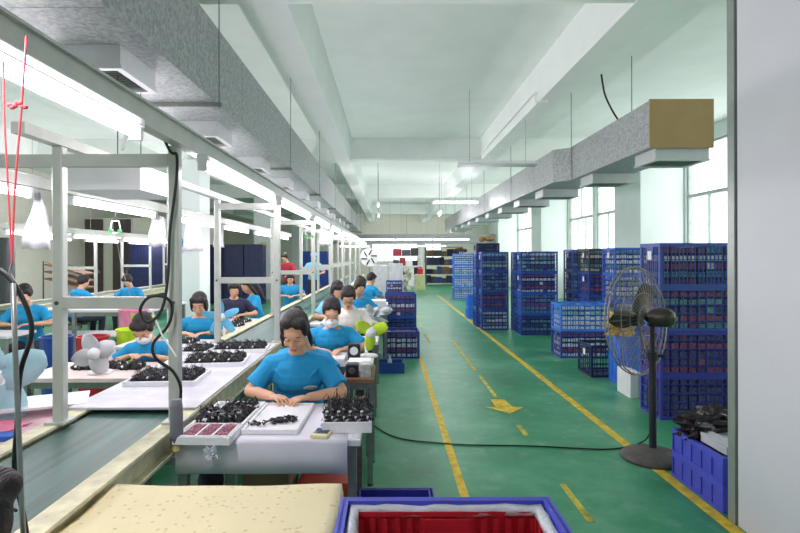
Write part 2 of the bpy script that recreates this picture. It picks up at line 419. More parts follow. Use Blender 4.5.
for k in range(9):
    y = 1.12 + 3.1*k
    for x in (.385, -.375):
        hr = MB().tube([(x, y, -.05), (x, y, 1.495)], .006, 6); hr.build('hanger_rod', STEEL2, ld)
rd = thing('air_duct', 'galvanised air duct hanging on the window side with a brown cardboard end', 'duct', (3.2, 0, 2.8))
b = MB(); y = 6.0
b.box(-.29, .40, 6, 7.295, 0, .52).box(-.29, .40, 7.3, 8.6, 0, .52)
b.add([(-.29, 8.605, 0), (.40, 8.605, 0), (.25, 8.84, 0), (-.49, 8.84, 0), (-.29, 8.605, .52), (.40, 8.605, .52), (.25, 8.84, .53), (-.49, 8.84, .53)], [(3, 2, 1, 0), (4, 5, 6, 7), (0, 1, 5, 4), (1, 2, 6, 5), (2, 3, 7, 6), (3, 0, 4, 7)])
y = 8.845
while y < 25:
    b.box(-.49, .25, y, y+1.19, 0, .53); y += 1.2
b.build('duct_body', GALV, rd)
MB().box(-.30, .41, 5.975, 5.998, -.01, .53).build('end_cover', CARD, rd)
for k in range(11):
    y = 6.05 + 1.75*k
    if k == 1: y += .1
    if k < 2: register(rd, -.2, .40, y, y+.5, 0)
    else: register(rd, -.4, .24, y+.2, y+.7, 0)
for k in range(8):
    y = 8.5 + 3.3*k
    x = -.51 if 8.7 < y else -.31
    if y > 25: break
    MB().tube([(x, y, -.03), (x, y, 1.495)], .007, 6).build('hanger_rod', STEEL2, rd)
MB().tube([(.1, 7.3, .52), (.1, 7.3, 1.495)], .007, 6).build('hanger_rod', STEEL2, rd)
MB().tube(bez([(0, 7.3, .52), (-.14, 7.3, .72), (-.26, 7.3, .97), (-.31, 7.3, 1.25)]), .012, 6).build('black_cable', CORD, rd)
td = thing('air_duct', 'galvanised air duct crossing the hall at its far end', 'duct', (0, 28.9, 2.25))
b = MB()
for k in range(8): b.box(-2.9+k*1.2, -2.9+(k+1)*1.2-.01, -.3, .3, 0, .5)
b.build('duct_body', GALV, td)
for x in (-2, 1, 4, 6): MB().tube([(x, 0, .5), (x, 0, 2.045)], .01, 6).build('hanger_rod', STEEL2, td)
# conduit on the beam
cd = MB().tube([(2.25, 7.6, 3.77), (2.11, 7.7, 3.80), (2.11, 7.72, 3.92), (2.10, 7.8, 3.94), (2.10, 12.3, 3.9), (2.10, 12.38, 3.78)], .015, 6).build('conduit', WHITE)
tag(cd, 'thin white electrical conduit along the ceiling beam above the aisle', 'conduit')

o = MB().tube([(-.85, 12.36, 3.83), (2.08, 12.36, 3.83)], .02, 6).build('conduit', WHITE); tag(o, 'white pipe running crosswise along the second ceiling beam', 'conduit')
# ------------------------------------------------------------------ fluorescent lamps
ROWNAME = {}
def lamp(x, y0, y1, z, label, group, power=True, cross=False, lit=True, hang=None):
    L = y1-y0
    t = thing('fluorescent_lamp', label, 'lamp', (x, (y0+y1)/2, z), PI/2 if cross else 0, group)
    MB().bbox(-.03, .03, -L/2, L/2, .02, .055, .006).build('lamp_housing', WHITE, t)
    for s in (-1, 1): MB().box(-.022, .022, s*(L/2-.012)-.012, s*(L/2-.012)+.012, -.03, .02).build('end_cap', WHITE, t)
    MB().tube([(0, -L/2+.03, 0), (0, L/2-.03, 0)], .023, 12).build('lamp_tube', TUBE if lit else WHITE, t, smooth=True)
    if hang:
        for s in (-1, 1): MB().tube([(0, s*L*.35, .055), (0, s*L*.35, hang-z)], .004, 5).build('hanger_rod', STEEL2, t)
    if lit and power:
        ld_ = bpy.data.lights.new('tube_glow', 'AREA'); ld_.shape = 'RECTANGLE'; ld_.size = .03; ld_.size_y = L-.1
        ld_.energy = LAMP_W * L; ld_.color = (1, .90, 1)
        for px_, pz_, ry_ in ((0, -.026, 0), (-.04, .005, PI/2+.5), (.04, .005, -PI/2-.5)):
            lo = bpy.data.objects.new('tube_glow', ld_); COL.objects.link(lo); lo.parent = t; lo.location = (px_, 0, pz_); lo.rotation_euler = (0, ry_, 0)
    return t
ords = ['nearest', 'second nearest', 'third', 'fourth', 'fifth', 'sixth', 'seventh', 'eighth', 'ninth', 'tenth', 'eleventh', 'twelfth', 'thirteenth']
R1 = [(.35, 2.1), (2.82, 4.5), (4.8, 6.6), (7.0, 8.8), (9.1, 10.9), (11.2, 13), (13.3, 15.1), (15.4, 17.2), (17.5, 19.3), (19.6, 21.4), (21.7, 23.5)]
for i, (a, b_) in enumerate(R1):
    lamp(-.972, a, b_, 2.08, 'lit white tube lamp, %s in the row under the big left duct' % ords[i], 'tube lamps over the first work line', hang=2.14)
R2 = [(2.72, 4.15), (4.67, 6.35), (6.9, 8.5), (9.0, 10.6), (11.1, 12.7), (13.2, 14.8)]
for i, (a, b_) in enumerate(R2):
    lamp(-2.75, a, b_, 2.08, 'lit tube lamp, %s in the row left of the conveyor frame' % ords[i], 'tube lamps left of the first work line', hang=2.14)
for i, (a, b_) in enumerate([(8.3, 9.8), (10.1, 11.7), (12.0, 13.6), (13.9, 15.5)]):
    lamp(-5.9, a, b_, 1.98, 'lit tube lamp, %s in the row over the second work line' % ords[i], 'tube lamps over the second work line', hang=2.04)
for i, (a, b_) in enumerate([(11.0, 12.6), (13.2, 14.8), (15.4, 17)]):
    lamp(-7.4, a, b_, 2.0, 'lit tube lamp, %s in the far left row by the doors' % ords[i], 'tube lamps in the far left row', hang=ZC)
lamp(1.85, 14.1, 15.35, 3.05, 'lit tube lamp hanging crosswise high above the aisle', None, cross=True, hang=4.299)
lamp(1.75, 17.5, 18.6, 3.05, 'small lit tube lamp hanging lengthwise behind the crosswise aisle lamp, nearer one', None, hang=4.299)
lamp(1.9, 19.0, 20.1, 3.1, 'small lit tube lamp hanging lengthwise behind the crosswise aisle lamp, farther one', None, hang=4.299)
lamp(1.78, 8.1, 9.4, 3.06, 'unlit tube lamp hanging crosswise before the first lit aisle lamp', None, cross=True, lit=False, hang=4.299)
for i, x in enumerate((-.5, 1.2, 2.9)):
    lamp(x, 24, 25.7, 2.35, 'lit tube lamp crosswise at the far end of the hall, %s' % ('left of the three', 'middle of the three', 'right of the three')[i], 'far crosswise lamps', cross=True, hang=4.299)
for i, x in enumerate((-2.0, .3, 2.6)):
    lamp(x, 31.5, 33.3, 2.18, 'lit tube lamp crosswise before the far wall, %s' % ('left of the three', 'middle of the three', 'right of the three')[i], 'far wall lamps', cross=True, hang=4.299)
for i, (x, y) in enumerate(((-.3, 17), (-.25, 13.4))):
    lamp(x, y, y+.7, 2.9, 'short lit tube lamp high beside the big left duct, %s one' % ('farther', 'nearer')[i], None, hang=4.299)
# rails that carry the rows
for nm, x, y0, y1, z, lab in (('lamp_rail', -1.02, -.4, 25, 2.14, 'long white steel rail carrying lamps over the first work line'), ('lamp_rail', -2.75, 1.2, 15.2, 2.14, 'long white steel rail carrying lamps left of the conveyor'), ('lamp_rail', -5.9, 8, 16.2, 2.04, 'long white steel rail carrying lamps over the second work line')):
    r = MB().box(x-.03, x+.03, y0, y1, z, z+.09).box(x-.045, x+.045, y0, y1, z+.085, z+.095).build(nm, STEEL); tag(r, lab, 'rail')

# ------------------------------------------------------------------ work line 1 : frame and conveyor
def line_frame(xa, xb, ys, label, ztop=2.07, zmid=1.375, zpost=2.14, base=.8):
    t = thing('line_frame', label, 'frame', (0, 0, 0))
    for y in ys:
        for x in (xa, xb):
            p = MB().bbox(x-.026, x+.026, y-.026, y+.026, base, zpost, .006).box(x-.05, x+.05, y-.05, y+.05, base-.012, base).build('post', STEEL, t)
            bl = MB().cone((x, y-.027, zmid), (x, y-.032, zmid), .01, .01, 8).build('bolt', DGREY, p)
        MB().box(xa+.026, xb-.026, y-.025, y+.025, ztop-.03, ztop+.03).build('top_crossbar', STEEL, t)
        MB().box(xa+.026, xb-.026, y-.025, y+.025, zmid-.028, zmid+.028).build('middle_crossbar', STEEL, t)
    if xa > -2: MB().box(-2.9, xa-.026, ys[0]-.02, ys[0]+.02, ztop-.03, ztop+.03).build('outrigger_bar', STEEL, t)
    MB().box(xa-.03, xa+.03, ys[0]-.3, ys[-1]+.3, zpost, zpost+.05).build('side_rail', STEEL, t)
    return t
def conveyor(xa, xb, y0, y1, label, mb=BELT):
    t = thing('conveyor', label, 'conveyor')
    MB().box(xa+.06, xb-.06, y0, y1, .68, .765).build('belt', mb, t)
    for x in (xa, xb):
        s = 1 if x == xb else -1
        r = MB().box(x-.045, x+.045, y0, y1, .775, .788).box(x-.045, x+.045, y0, y1, .66, .674).box(x-.015*0-.006, x+.006, y0, y1, .674, .775)
        r.build('side_rail', RAILW, t)
    y = y0+.3
    while y < y1:
        for x in (xa, xb): MB().box(x-.03, x+.03, y-.03, y+.03, 0, .66).build('leg', STEEL2, t)
        MB().box(xa, xb, y-.02, y+.02, .2, .25).build('stretcher', STEEL2, t)
        y += 2.45
    return t
FY = [2.65+2.45*k for k in range(8)]
conveyor(-1.64, -1.06, .9, 24, 'long conveyor with dark green belt and worn cream side rails in the first work line')
line_frame(-1.61, -1.045, FY, 'white painted steel post frame standing over the dark green conveyor')
conveyor(-6.6, -5.9, 8.5, 16.3, 'conveyor of the second work line at far left, beside the cream wall')
line_frame(-6.6, -5.9, [10.9, 13.4, 15.9], 'white steel post frame over the second, farther left work line', zpost=2.04, ztop=2.0)
# acrylic side screens along the conveyor
for i, y in enumerate((5.2, 7.65)):
    t = MB().box(-1.075, -1.065, y, y+2.3, .79, .94).build('side_screen', GLS2); tag(t, 'low greenish clear side screen along the conveyor, %s section' % ('nearer', 'farther')[i], 'screen', 'conveyor side screens')

# ------------------------------------------------------------------ tables
def table(x0, x1, y0, y1, label, top=TABLE, z=.75, legs=STEEL2, th=.03, name='work_table', cat='table', shelf=False):
    t = thing(name, label, cat, ((x0+x1)/2, (y0+y1)/2, 0))
    hx, hy = (x1-x0)/2, (y1-y0)/2
    MB().bbox(-hx, hx, -hy, hy, z-th, z, .004).build('tabletop', top, t)
    a = min(.04, hx/4)
    for sx in (-1, 1):
        for sy in (-1, 1):
            cx, cy = sx*(hx-a), sy*(hy-a)
            l = MB().box(cx-.02, cx+.02, cy-.02, cy+.02, .02, z-th).build('leg', legs, t)
            MB().cone((cx, cy, 0), (cx, cy, .02), .022, .014, 8).build('foot', DGREY, l)
    for sy in (-1, 1): MB().box(-hx+a, hx-a, sy*(hy-a)-.01, sy*(hy-a)+.01, z-th-.05, z-th).build('apron', legs, t)
    for sx in (-1, 1): MB().box(sx*(hx-a)-.01, sx*(hx-a)+.01, -hy+a, hy-a, .25, .28).build('lower_rail', legs, t)
    if shelf: MB().box(-hx+.02, hx-.02, -hy+.02, hy-.02, .3, .32).build('shelf', top, t)
    return t
table(-1.0, -.13, 2.50, 3.12, 'front work table under white paper where the ponytailed woman works')
table(-.32, -.10, 3.74, 4.22, 'narrow brown-topped side table behind the ponytailed woman', top=BROWN)
table(-1.0, -.12, 4.3, 4.66, 'work table in front of the masked woman on the aisle side')
table(-1.0, -.1, 5.35, 5.75, 'work table in front of the person in the white shirt')
table(-1.0, -.1, 6.75, 7.05, 'work table behind the person in the white shirt')
table(-1.0, -.0, 8.1, 8.5, 'far aisle-side work table in front of the seated man')
table(-1.0, -.0, 9.4, 10.0, 'farthest aisle-side work table before the person seen from behind')
table(-2.6, -1.76, 2.1, 3.28, 'left work table with pink and white papers beside the near conveyor', top=mat('pinkish_board', 'e0b7c2', .6, 0, .35, 5))
table(-2.6, -1.76, 3.78, 4.36, 'left work table in front of the masked worker under the loop of cord', top=mat('pinkish_board2', 'e6d5cf', .6, 0, .2, 4))
table(-2.6, -1.76, 5.1, 5.55, 'left work table in front of the short-haired woman')
table(-2.6, -1.76, 6.3, 7.4, 'left work table by the sky-blue fan and the dark-clothed worker')
table(-5.1, -4.1, 5.8, 6.3, 'work table of the far left worker, thin white top')
table(-5.7, -4.3, 8.75, 9.4, 'work table near the two workers left of the frame', shelf=True)
table(-3.9, -2.9, 6.6, 7.8, 'empty grey side table seen through the first frame', z=.95, shelf=True)
# beige covered table in the foreground
t = thing('covered_table', 'foreground table under a beige flower-patterned cloth', 'table', (-.6, 1.72, 0))
MB().bbox(-.42, .42, -.29, .29, .71, .74, .004).build('tabletop', TABLE, t)
for sx in (-1, 1):
    for sy in (-1, 1): MB().box(sx*.38-.02, sx*.38+.02, sy*.25-.02, sy*.25+.02, 0, .71).build('leg', STEEL2, t)
b = MB(); nx, ny = 28, 20; vs = []
for j in range(ny+1):
    for i in range(nx+1):
        u = -1 if i == 0 else (1 if i == nx else -.985+1.97*(i-1)/(nx-2)); v = -1 if j == 0 else (1 if j == ny else -.985+1.97*(j-1)/(ny-2))
        x = u*.432; y = v*.302; z = .742 + .0035*(math.sin(u*3+v*5)+math.sin(u*7-v*4)*.5)
        if i in (0, nx): z -= .05
        if j in (0, ny): z -= .05
        vs.append((x, y, z+.004))
fs = [(j*(nx+1)+i, j*(nx+1)+i+1, (j+1)*(nx+1)+i+1, (j+1)*(nx+1)+i) for j in range(ny) for i in range(nx)]
b.add(vs, fs); c = b.build('tablecloth', CLOTH, None, (-.6, 1.72, 0), smooth=True)
sm = c.modifiers.new('t', 'SOLIDIFY'); sm.thickness = .003
tag(c, 'beige tablecloth with small flower pattern spread on the foreground table', 'tablecloth')

# paper on the front table, hanging over the front edge
def sheet(name, label, cat, pts, m, thick=.002, wob=0, loc=(0, 0, 0), rz=0):
    b = MB(); n = len(pts[0]); vs = [tuple(p) for row in pts for p in row]
    fs = [(j*n+i, j*n+i+1, (j+1)*n+i+1, (j+1)*n+i) for j in range(len(pts)-1) for i in range(n-1)]
    b.add(vs, fs); o = b.build(name, m, None, loc, rz, smooth=True)
    s_ = o.modifiers.new('t', 'SOLIDIFY'); s_.thickness = thick; s_.offset = 1
    return tag(o, label, cat)
rows = []
for (y, z) in ((3.08, .752), (2.9, .752), (2.7, .752), (2.52, .7525), (2.492, .75), (2.487, .735), (2.484, .68), (2.482, .60)):
    rows.append([(-.98+.79*i/8, y+(.004*math.sin(i*1.3) if z < .74 else 0), z) for i in range(9)])
sheet('white_paper', 'white paper spread on the front table and hanging over its front edge', 'paper', rows, PAPER)
rows = [[(-.19+.06*i/3, y, .752+.0) for i in range(4)] for y in (3.0, 2.8, 2.52)]
sheet('white_paper', 'small white paper sheet on the right corner of the front table', 'paper', rows, WHITE)

# ------------------------------------------------------------------ black component bundles (nobody could count the pieces)
def bundle_mesh(w_, d_, h_, n, wires=10, seed=0):
    rnd = random.Random(seed); b = MB()
    for i in range(n):
        x = rnd.uniform(-w_/2, w_/2); y = rnd.uniform(-d_/2, d_/2)
        hh = h_*(1-.5*(2*x/w_)**2*.6)*rnd.uniform(.3, 1)
        b.obox((x, y, hh*.6), (rnd.uniform(.008, .022), rnd.uniform(.008, .02), rnd.uniform(.012, .04)), (rnd.uniform(-1, 1), rnd.uniform(-1, 1), rnd.uniform(0, 3)), 1 if rnd.random() < .06 else 0)
    for i in range(wires):
        x = rnd.uniform(-w_/2, w_/2); y = rnd.uniform(-d_/2, d_/2); a = rnd.uniform(0, 6.28); r = rnd.uniform(.01, .028)
        b.tube([(x+r*math.cos(a+t)*t/2, y+r*math.sin(a+t)*t/2, h_*.6+rnd.uniform(.2, .7)*h_*math.sin(t)) for t in (0, .8, 1.6, 2.4, 3.1)], .0018, 4)
    b.box(-w_*.42, w_*.42, -d_*.42, d_*.42, 0.001, h_*.35)
    return b.mesh('component_bundle', [BLK, FOAM])
BUN = {}
def bundle(x, y, z, w_, d_, h_, rz, label, group=None, n=None):
    key = (w_, d_, h_)
    if key not in BUN: BUN[key] = bundle_mesh(w_, d_, h_, (n or int(w_*d_*h_*1.6e5)+40)*5//4, 8, len(BUN))
    o = put(BUN[key], 'component_bundle', None, (x, y, z), rz); return tag(o, label, 'parts bundle', group)
def tray(x, y, z, w_, d_, h_, rz, label, m=FOAM, div=0, group=None, tk=.012, name='foam_tray'):
    b = MB(); hx, hy = w_/2, d_/2
    b.box(-hx, hx, -hy, hy, 0, tk).box(-hx, hx, -hy, -hy+tk, tk, h_).box(-hx, hx, hy-tk, hy, tk, h_).box(-hx, -hx+tk, -hy+tk, hy-tk, tk, h_).box(hx-tk, hx, -hy+tk, hy-tk, tk, h_)
    for i in range(1, div): b.box(-hx+w_*i/div-.006, -hx+w_*i/div+.006, -hy+tk, hy-tk, tk, h_*.9)
    return tag(b.build(name, m, None, (x, y, z), rz), label, 'tray', group)
Z = .7545
# tray with pink components and three black bundles
t1 = tray(-.83, 2.72, Z, .26, .60, .035, -.04, 'long white foam tray with pink parts and black bundles at left of the front table')
t1b = thing('component_tray', 'white divided tray of small pink components on the front end of the foam tray', 'tray', (-.825, 2.52, Z+.014), -.04)
b = MB().box(-.115, .115, -.09, .09, 0, .01)
for i in range(4): b.box(-.115+i*.0737-.004, -.115+i*.0737+.004+.0, -.09, .09, .01, .026)
b.box(-.115, .115, -.094, -.086, 0, .026).box(-.115, .115, .086, .094, 0, .026); b.build('tray_body', FOAM, t1b)
for i in range(3):
    b = MB(); rnd = random.Random(i)
    x0 = -.107+i*.0737
    b.box(x0, x0+.062, -.082, .082, .01, .018)
    for k in range(150): b.obox((x0+.004+rnd.random()*.054, rnd.uniform(-.08, .08), .018+rnd.random()*.008), (.008, .005, .005), (rnd.random(), rnd.random(), 3*rnd.random()))
    p = b.build('pink_components', PINK, t1b); p['kind'] = 'stuff'
for i, (x, y) in enumerate(((-.915, 2.74), (-.835, 2.80), (-.755, 2.82))):
    bundle(x, y, Z+.0125, .07, .24 if i else .15, .075, -.15, 'bundle of black wired parts, %s of three in the long foam tray' % ('left', 'middle', 'right')[i], 'black bundles in the long foam tray')
tray(-.56, 2.80, Z, .27, .47, .022, -.03, 'shallow white tray with loose black clips before the ponytailed woman')
b = MB(); rnd = random.Random(3)
for cx, cy, r, n_ in ((-.04, -.12, .035, 14), (-.005, -.09, .03, 26), (.045, -.07, .045, 70), (-.1, -.135, .03, 14)):
    for k in range(n_):
        a = rnd.random()*6.28; q = r*rnd.random()**.5
        b.obox((cx+q*math.cos(a)*1.2, cy+q*math.sin(a), .006+rnd.random()*.012), (.018, .006, .006), (rnd.random()*.6, 0, 3*rnd.random()))
o = b.build('black_clips', BLK, None, (-.56, 2.80, Z+.0125)); tag(o, 'loose small black clips scattered in the shallow white tray', 'clips', kind='stuff')
tray(-.205, 2.76, Z+.0, .24, .36, .05, .03, 'white foam box filled with black coiled bundles at the table corner')
for i in range(4):
    bundle(-.29+.057*i, 2.76, Z+.0125, .054, .32, .10, .03, 'black coiled bundle in the corner foam box, %s' % ('leftmost', 'second from left', 'second from right', 'rightmost')[i], 'bundles in the corner foam box', n=260)
ph = thing('smartphone', 'phone with dark blue screen and yellow case lying on white paper', 'phone', (-.315, 2.56, Z), -.15)
MB().bbox(-.043, .043, -.055, .055, 0, .014, .004).build('phone_case', mat('pale_yellow_case', 'e6d9a0', .5), ph)
MB().box(-.034, .034, -.028, .048, .0142, .0155).build('screen', SCREEN, ph)
# crumpled plastic at tray front
crumple('plastic_wrap', PLAST, (.03, .016, .035), (-.79, 2.40, .70), 'crumpled clear plastic wrap hanging at the front of the foam tray', 'plastic wrap', 3, 1.0)

# white boards and trays covering the conveyor behind the first frame
Zc = .789
tag(MB().box(-1.70, -1.02, 2.86, 4.95, Zc, Zc+.012).build('white_board', mat('board_white', 'd2d0d8', .55)), 'flat white board laid across the conveyor behind the first frame', 'board')
b = MB(); b.obox((-1.94, 2.98, .797), (.5, .3, .012), (0, .0, .45)); tag(b.build('white_board', WHITE), 'loose white board lying askew over the left edge of the conveyor', 'board')
Zb = Zc+.0125
for i, (x, y, w_, d_, rz) in enumerate(((-1.42, 3.5, .44, .36, .05), (-1.30, 4.08, .46, .38, .12), (-1.26, 4.62, .46, .32, .1), (-1.58, 4.5, .2, .3, 0))):
    nm = ('nearest the frame', 'in the middle of the board', 'at the far end of the board', 'at the left edge of the board')[i]
    tray(x, y, Zb, w_, d_, .03, rz, 'white tray of black parts on the conveyor board, %s' % nm, group='trays on the conveyor board')
    kx, ky = max(2, int(w_/.11)), 2
    for a in range(kx):
        for c_ in range(ky):
            xx = (a+.5)/kx*w_*.9-w_*.45; yy = (c_+.5)/ky*d_*.85-d_*.425
            co, si = math.cos(rz), math.sin(rz)
            bundle(x+xx*co-yy*si, y+xx*si+yy*co, Zb+.0125, .085, .11, .06, rz, 'black clump, %s row, %s, in tray %s' % (('front', 'back')[c_], ('leftmost', 'second', 'third', 'fourth', 'fifth')[a], nm), 'clumps in the tray %s' % nm, n=90)
for i, (x, y) in enumerate(((-2.3, 4.12), (-2.12, 4.15), (-1.95, 4.12))):
    bundle(x, y, .7505, .15, .16, .05, 0, 'clump of black parts before the masked left worker, %s' % ('left', 'middle', 'right')[i], 'clumps on the left table', n=110)
for i, (x, y, w_) in enumerate(((-2.0, 5.35, .2), (-1.88, 6.6, .2), (-1.9, 7.0, .2), (-.8, 5.5, .2), (-.35, 5.5, .16), (-.3, 6.9, .2), (-.5, 8.3, .25))):
    bundle(x, y, .7505, w_, .18, .05, 0, 'clump of black parts on ' + ('the table of the short-haired woman', 'the table by the sky-blue fan, front', 'the table by the sky-blue fan, back', 'the left side of the table before the white shirt', 'the right side of the table before the white shirt', 'the table behind the white shirt', 'the table before the far seated man')[i], None, n=80)
tray(-.6, 4.45, .7505, .5, .3, .03, 0, 'white tray on the table in front of the masked woman')
# desk speaker-like black device, white box and fan on side table
bx = thing('black_device', 'black desk device with round white face on the side table', 'device', (-.28, 4.45, .7505))
MB().bbox(-.05, .05, -.04, .04, 0, .13, .01).build('device_body', BLK, bx)
MB().cone((0, -.0405, .075), (0, -.046, .075), .034, .034, 20).build('dial', WHITE, bx)
bx = thing('black_device', 'small black cube device on the brown side table edge', 'device', (-.255, 3.83, .7505))
MB().bbox(-.045, .045, -.05, .05, 0, .09, .008).build('device_body', BLK, bx); MB().cone((.0, -.0505, .045), (0, -.056, .045), .025, .02, 16).build('lens', DGREY, bx)
tag(MB().bbox(-.195, -.125, 3.78, 3.9, .7505, .84, .004).build('plastic_tub', mat('grey_tub', 'b7bab4', .5, 0, .3, 40)), 'small grey tub of parts on the brown side table', 'tub')
tag(MB().bbox(-.30, -.13, 3.98, 4.15, .7505, .82, .004).build('white_box', FOAM), 'white foam box at the back of the brown side table', 'box')
# scissors/tool red handle below
b = MB().tube(bez([(-.16, 3.80, .52), (-.15, 3.80, .62), (-.12, 3.80, .62), (-.12, 3.80, .52)]), .012, 8); o = b.build('hand_tool', ORANGE); tag(o, 'orange handled tool hanging under the brown side table', 'tool')

# ------------------------------------------------------------------ fans
def clip_fan(loc, r, nb, bm, hub, label, rz=0, tilt=0, base_z=None, guard=False, stand=WHITE, curl=.35, bw=.55):
    t = thing('desk_fan', label, 'fan', loc, rz)
    h = loc[2]-base_z
    MB().tube(bez([(0, .07, -h+.02), (0, .085, -h*.5), (0, .05, 0)], 5), .014, 8).build('stem', stand, t, smooth=True)
    MB().lathe([(.0, 0), (.085, 0), (.08, .015), (.02, .025), (0, .025)], (0, .07, -h+.0005), 20).build('base', stand, t, smooth=True)
    MB().lathe([(0, -.04), (.035, -.035), (.045, 0), (.04, .05), (0, .06)], (0, 0, 0), 16).build('motor', stand, t, smooth=True).rotation_euler = (PI/2, 0, 0)
    t.children[-1].location = (0, .05, 0)
    MB().ell((0, -.025, 0), (.03, .02, .03)).build('hub', hub, t, smooth=True)
    for k in range(nb):
        a = 2*PI*k/nb + .4; vs = []; n = 8
        for j in range(n+1):
            q = .02 + (r-.02)*j/n; wd = bw*r*math.sin(PI*min(1, (.12+.8*j/n)))**.7*.5
            for s in (-1, 0, 1):
                aa = a + (s*wd/max(q, .03))*.9 if q > .05 else a+s*.35
                vs.append((q*math.cos(aa), -.02 + s*.022*(j/n) - .006*abs(s), q*math.sin(aa)))
        b = MB(); b.add(vs, [(j*3+s, j*3+s+1, (j+1)*3+s+1, (j+1)*3+s) for j in range(n) for s in (0, 1)])
        o = b.build('blade', bm, t, smooth=True); sd = o.modifiers.new('t', 'SOLIDIFY'); sd.thickness = .004
    if guard:
        g = MB()
        for rr in (.35, .7, 1.02):
            g.tube([(r*rr*math.cos(2*PI*i/24), -.05+.02*(rr > 1), r*rr*math.sin(2*PI*i/24)) for i in range(25)], .003, 5)
        g.build('guard', stand, t)
    return t
clip_fan((-.15, 4.5, .965), .15, 3, LIME, WHITE, 'desk fan with lime green blades on the aisle side table', rz=.3, base_z=.7505, bw=.8)
clip_fan((-2.10, 3.88, .91), .155, 4, PALEG, mat('pink_hub', 'd99aa8', .5), 'white desk fan with pale grey blades on the left table', rz=.1, base_z=.7505, bw=1.0)
clip_fan((-2.07, 2.85, .96), .26, 4, PALEB, WHITE, 'large desk fan with pale blue blades at the left edge', rz=.3, base_z=.7505, bw=.9)
clip_fan((-1.69, 5.48, .985), .19, 5, SKYB, WHITE, 'desk fan with five sky-blue blades in front of the conveyor frame', rz=.1, base_z=.7505, bw=.5)
# lime second fan/plastic behind left
clip_fan((-2.46, 5.42, .94), .13, 3, LIME, WHITE, 'lime green desk fan behind the masked worker at the left tables', rz=.3, base_z=.7505, bw=.8)

# industrial pedestal fan on the right
pf = thing('pedestal_fan', 'tall black industrial pedestal fan with wire cage beside the crate stack', 'fan', (2.08, 4.25, 0))
MB().lathe([(0, 0), (.235, 0), (.24, .02), (.21, .045), (.07, .075), (.03, .09), (0, .09)], n=32).build('base', mat('fan_base_grey', '55504e', .6, 0, .2, 20), pf, smooth=True)
MB().cone((0, 0, .09), (0, 0, .82), .028, .026, 14).cone((0, 0, .82), (0, 0, 1.06), .017, .017, 12).build('pole', mat('fan_pole', '25242a', .5), pf)
MB().cone((0, 0, .78), (0, 0, .84), .036, .036, 12).cone((.03, 0, .81), (.08, 0, .81), .01, .016, 8).build('height_knob', BLK, pf)
DIR = Vector((-.58, .81, -.08)).normalized()          # where it blows
Q = DIR.to_track_quat('Y', 'Z').to_matrix().to_4x4()
hd = MB().lathe([(0, -.17), (.045, -.165), (.07, -.13), (.076, -.07), (.07, -.02), (.06, .0), (.03, .05), (0, .05)], n=20)
motor = hd.build('motor', mat('motor_dark', '37332c', .4, .2, .2, 15), pf, smooth=True)
motor.matrix_local = Matrix.Translation(Vector((0, 0, 1.11)) ) @ Q @ Matrix.Rotation(-PI/2, 4, 'X')
MB().tube([(0, 0, 1.04), (0, 0, 1.10)], .03, 10).build('tilt_bracket', BLK, pf)
CC = Vector((0, 0, 1.085)) + DIR*.11
RG = .43
def ring(b, rr, off, th, n=40):
    b.tube([(rr*math.cos(2*PI*i/n), off, rr*math.sin(2*PI*i/n)) for i in range(n+1)], th, 5)
g = MB(); ring(g, RG, 0, .006); ring(g, RG, .03, .006)
for rr in (.12, .22, .31): ring(g, rr, .09-.09*(rr/RG)**2+.03, .003); ring(g, rr, -.07+.07*(rr/RG)**2, .003)
for k in range(44):
    a = 2*PI*k/44
    for s, e in ((.09, .03), (-.07, 0)):
        pts = []
        for j in range(6):
            q = .06+(RG-.06)*j/5; pts.append((q*math.cos(a+.1*j/5), s*(1-(q/RG)**2)+(e if s > 0 else 0), q*math.sin(a+.1*j/5)))
        g.tube(pts, .0018, 4)
g = g.build('cage', mat('cage_wire', '8d8680', .5, .3), pf); g.matrix_local = Matrix.Translation(CC) @ Q
for k in range(3):
    b = MB(); vs = []; a = 2*PI*k/3+.9; n = 8
    for j in range(n+1):
        q = .04+.32*j/n; wd = .075*math.sin(PI*(.2+.65*j/n))
        for s in (-1, 0, 1): vs.append((q*math.cos(a)-s*wd*math.sin(a), .02+s*.03, q*math.sin(a)+s*wd*math.cos(a)))
    b.add(vs, [(j*3+s, j*3+s+1, (j+1)*3+s+1, (j+1)*3+s) for j in range(n) for s in (0, 1)])
    o = b.build('blade', mat('blade_grey', '4f4a40', .4, .5), pf, smooth=True); o.modifiers.new('t', 'SOLIDIFY').thickness = .003
    o.matrix_local = Matrix.Translation(CC) @ Q
MB().cone((0, -.01, 0), (0, .06, 0), .05, .045, 16).build('hub', BLK, pf).matrix_local = Matrix.Translation(CC) @ Q
# yellow bag beside the fan on light blue crates
crumple('plastic_bag', mat('yellow_bag', 'd9b544', .4, 0, .25, 8, .4), (.17, .13, .16), (2.93, 6.76, .603), 'crumpled yellow bag on top of the bright blue crates behind the fan', 'bag', 6, 1.0)

# floor cable
o = MB().tube(bez([(-.2, 5.25, .03), (-.1, 5.0, .007), (.1, 4.72, .007), (.42, 4.6, .007), (.7, 4.55, .007), (1.2, 4.52, .007), (1.75, 4.44, .007), (2.0, 4.5, .007), (2.06, 4.5, .02), (2.08, 4.29, .2), (2.09, 4.28, .6)]), .006, 6).build('power_cable', CORD)
tag(o, 'black power cable lying across the green floor to the pedestal fan', 'cable')

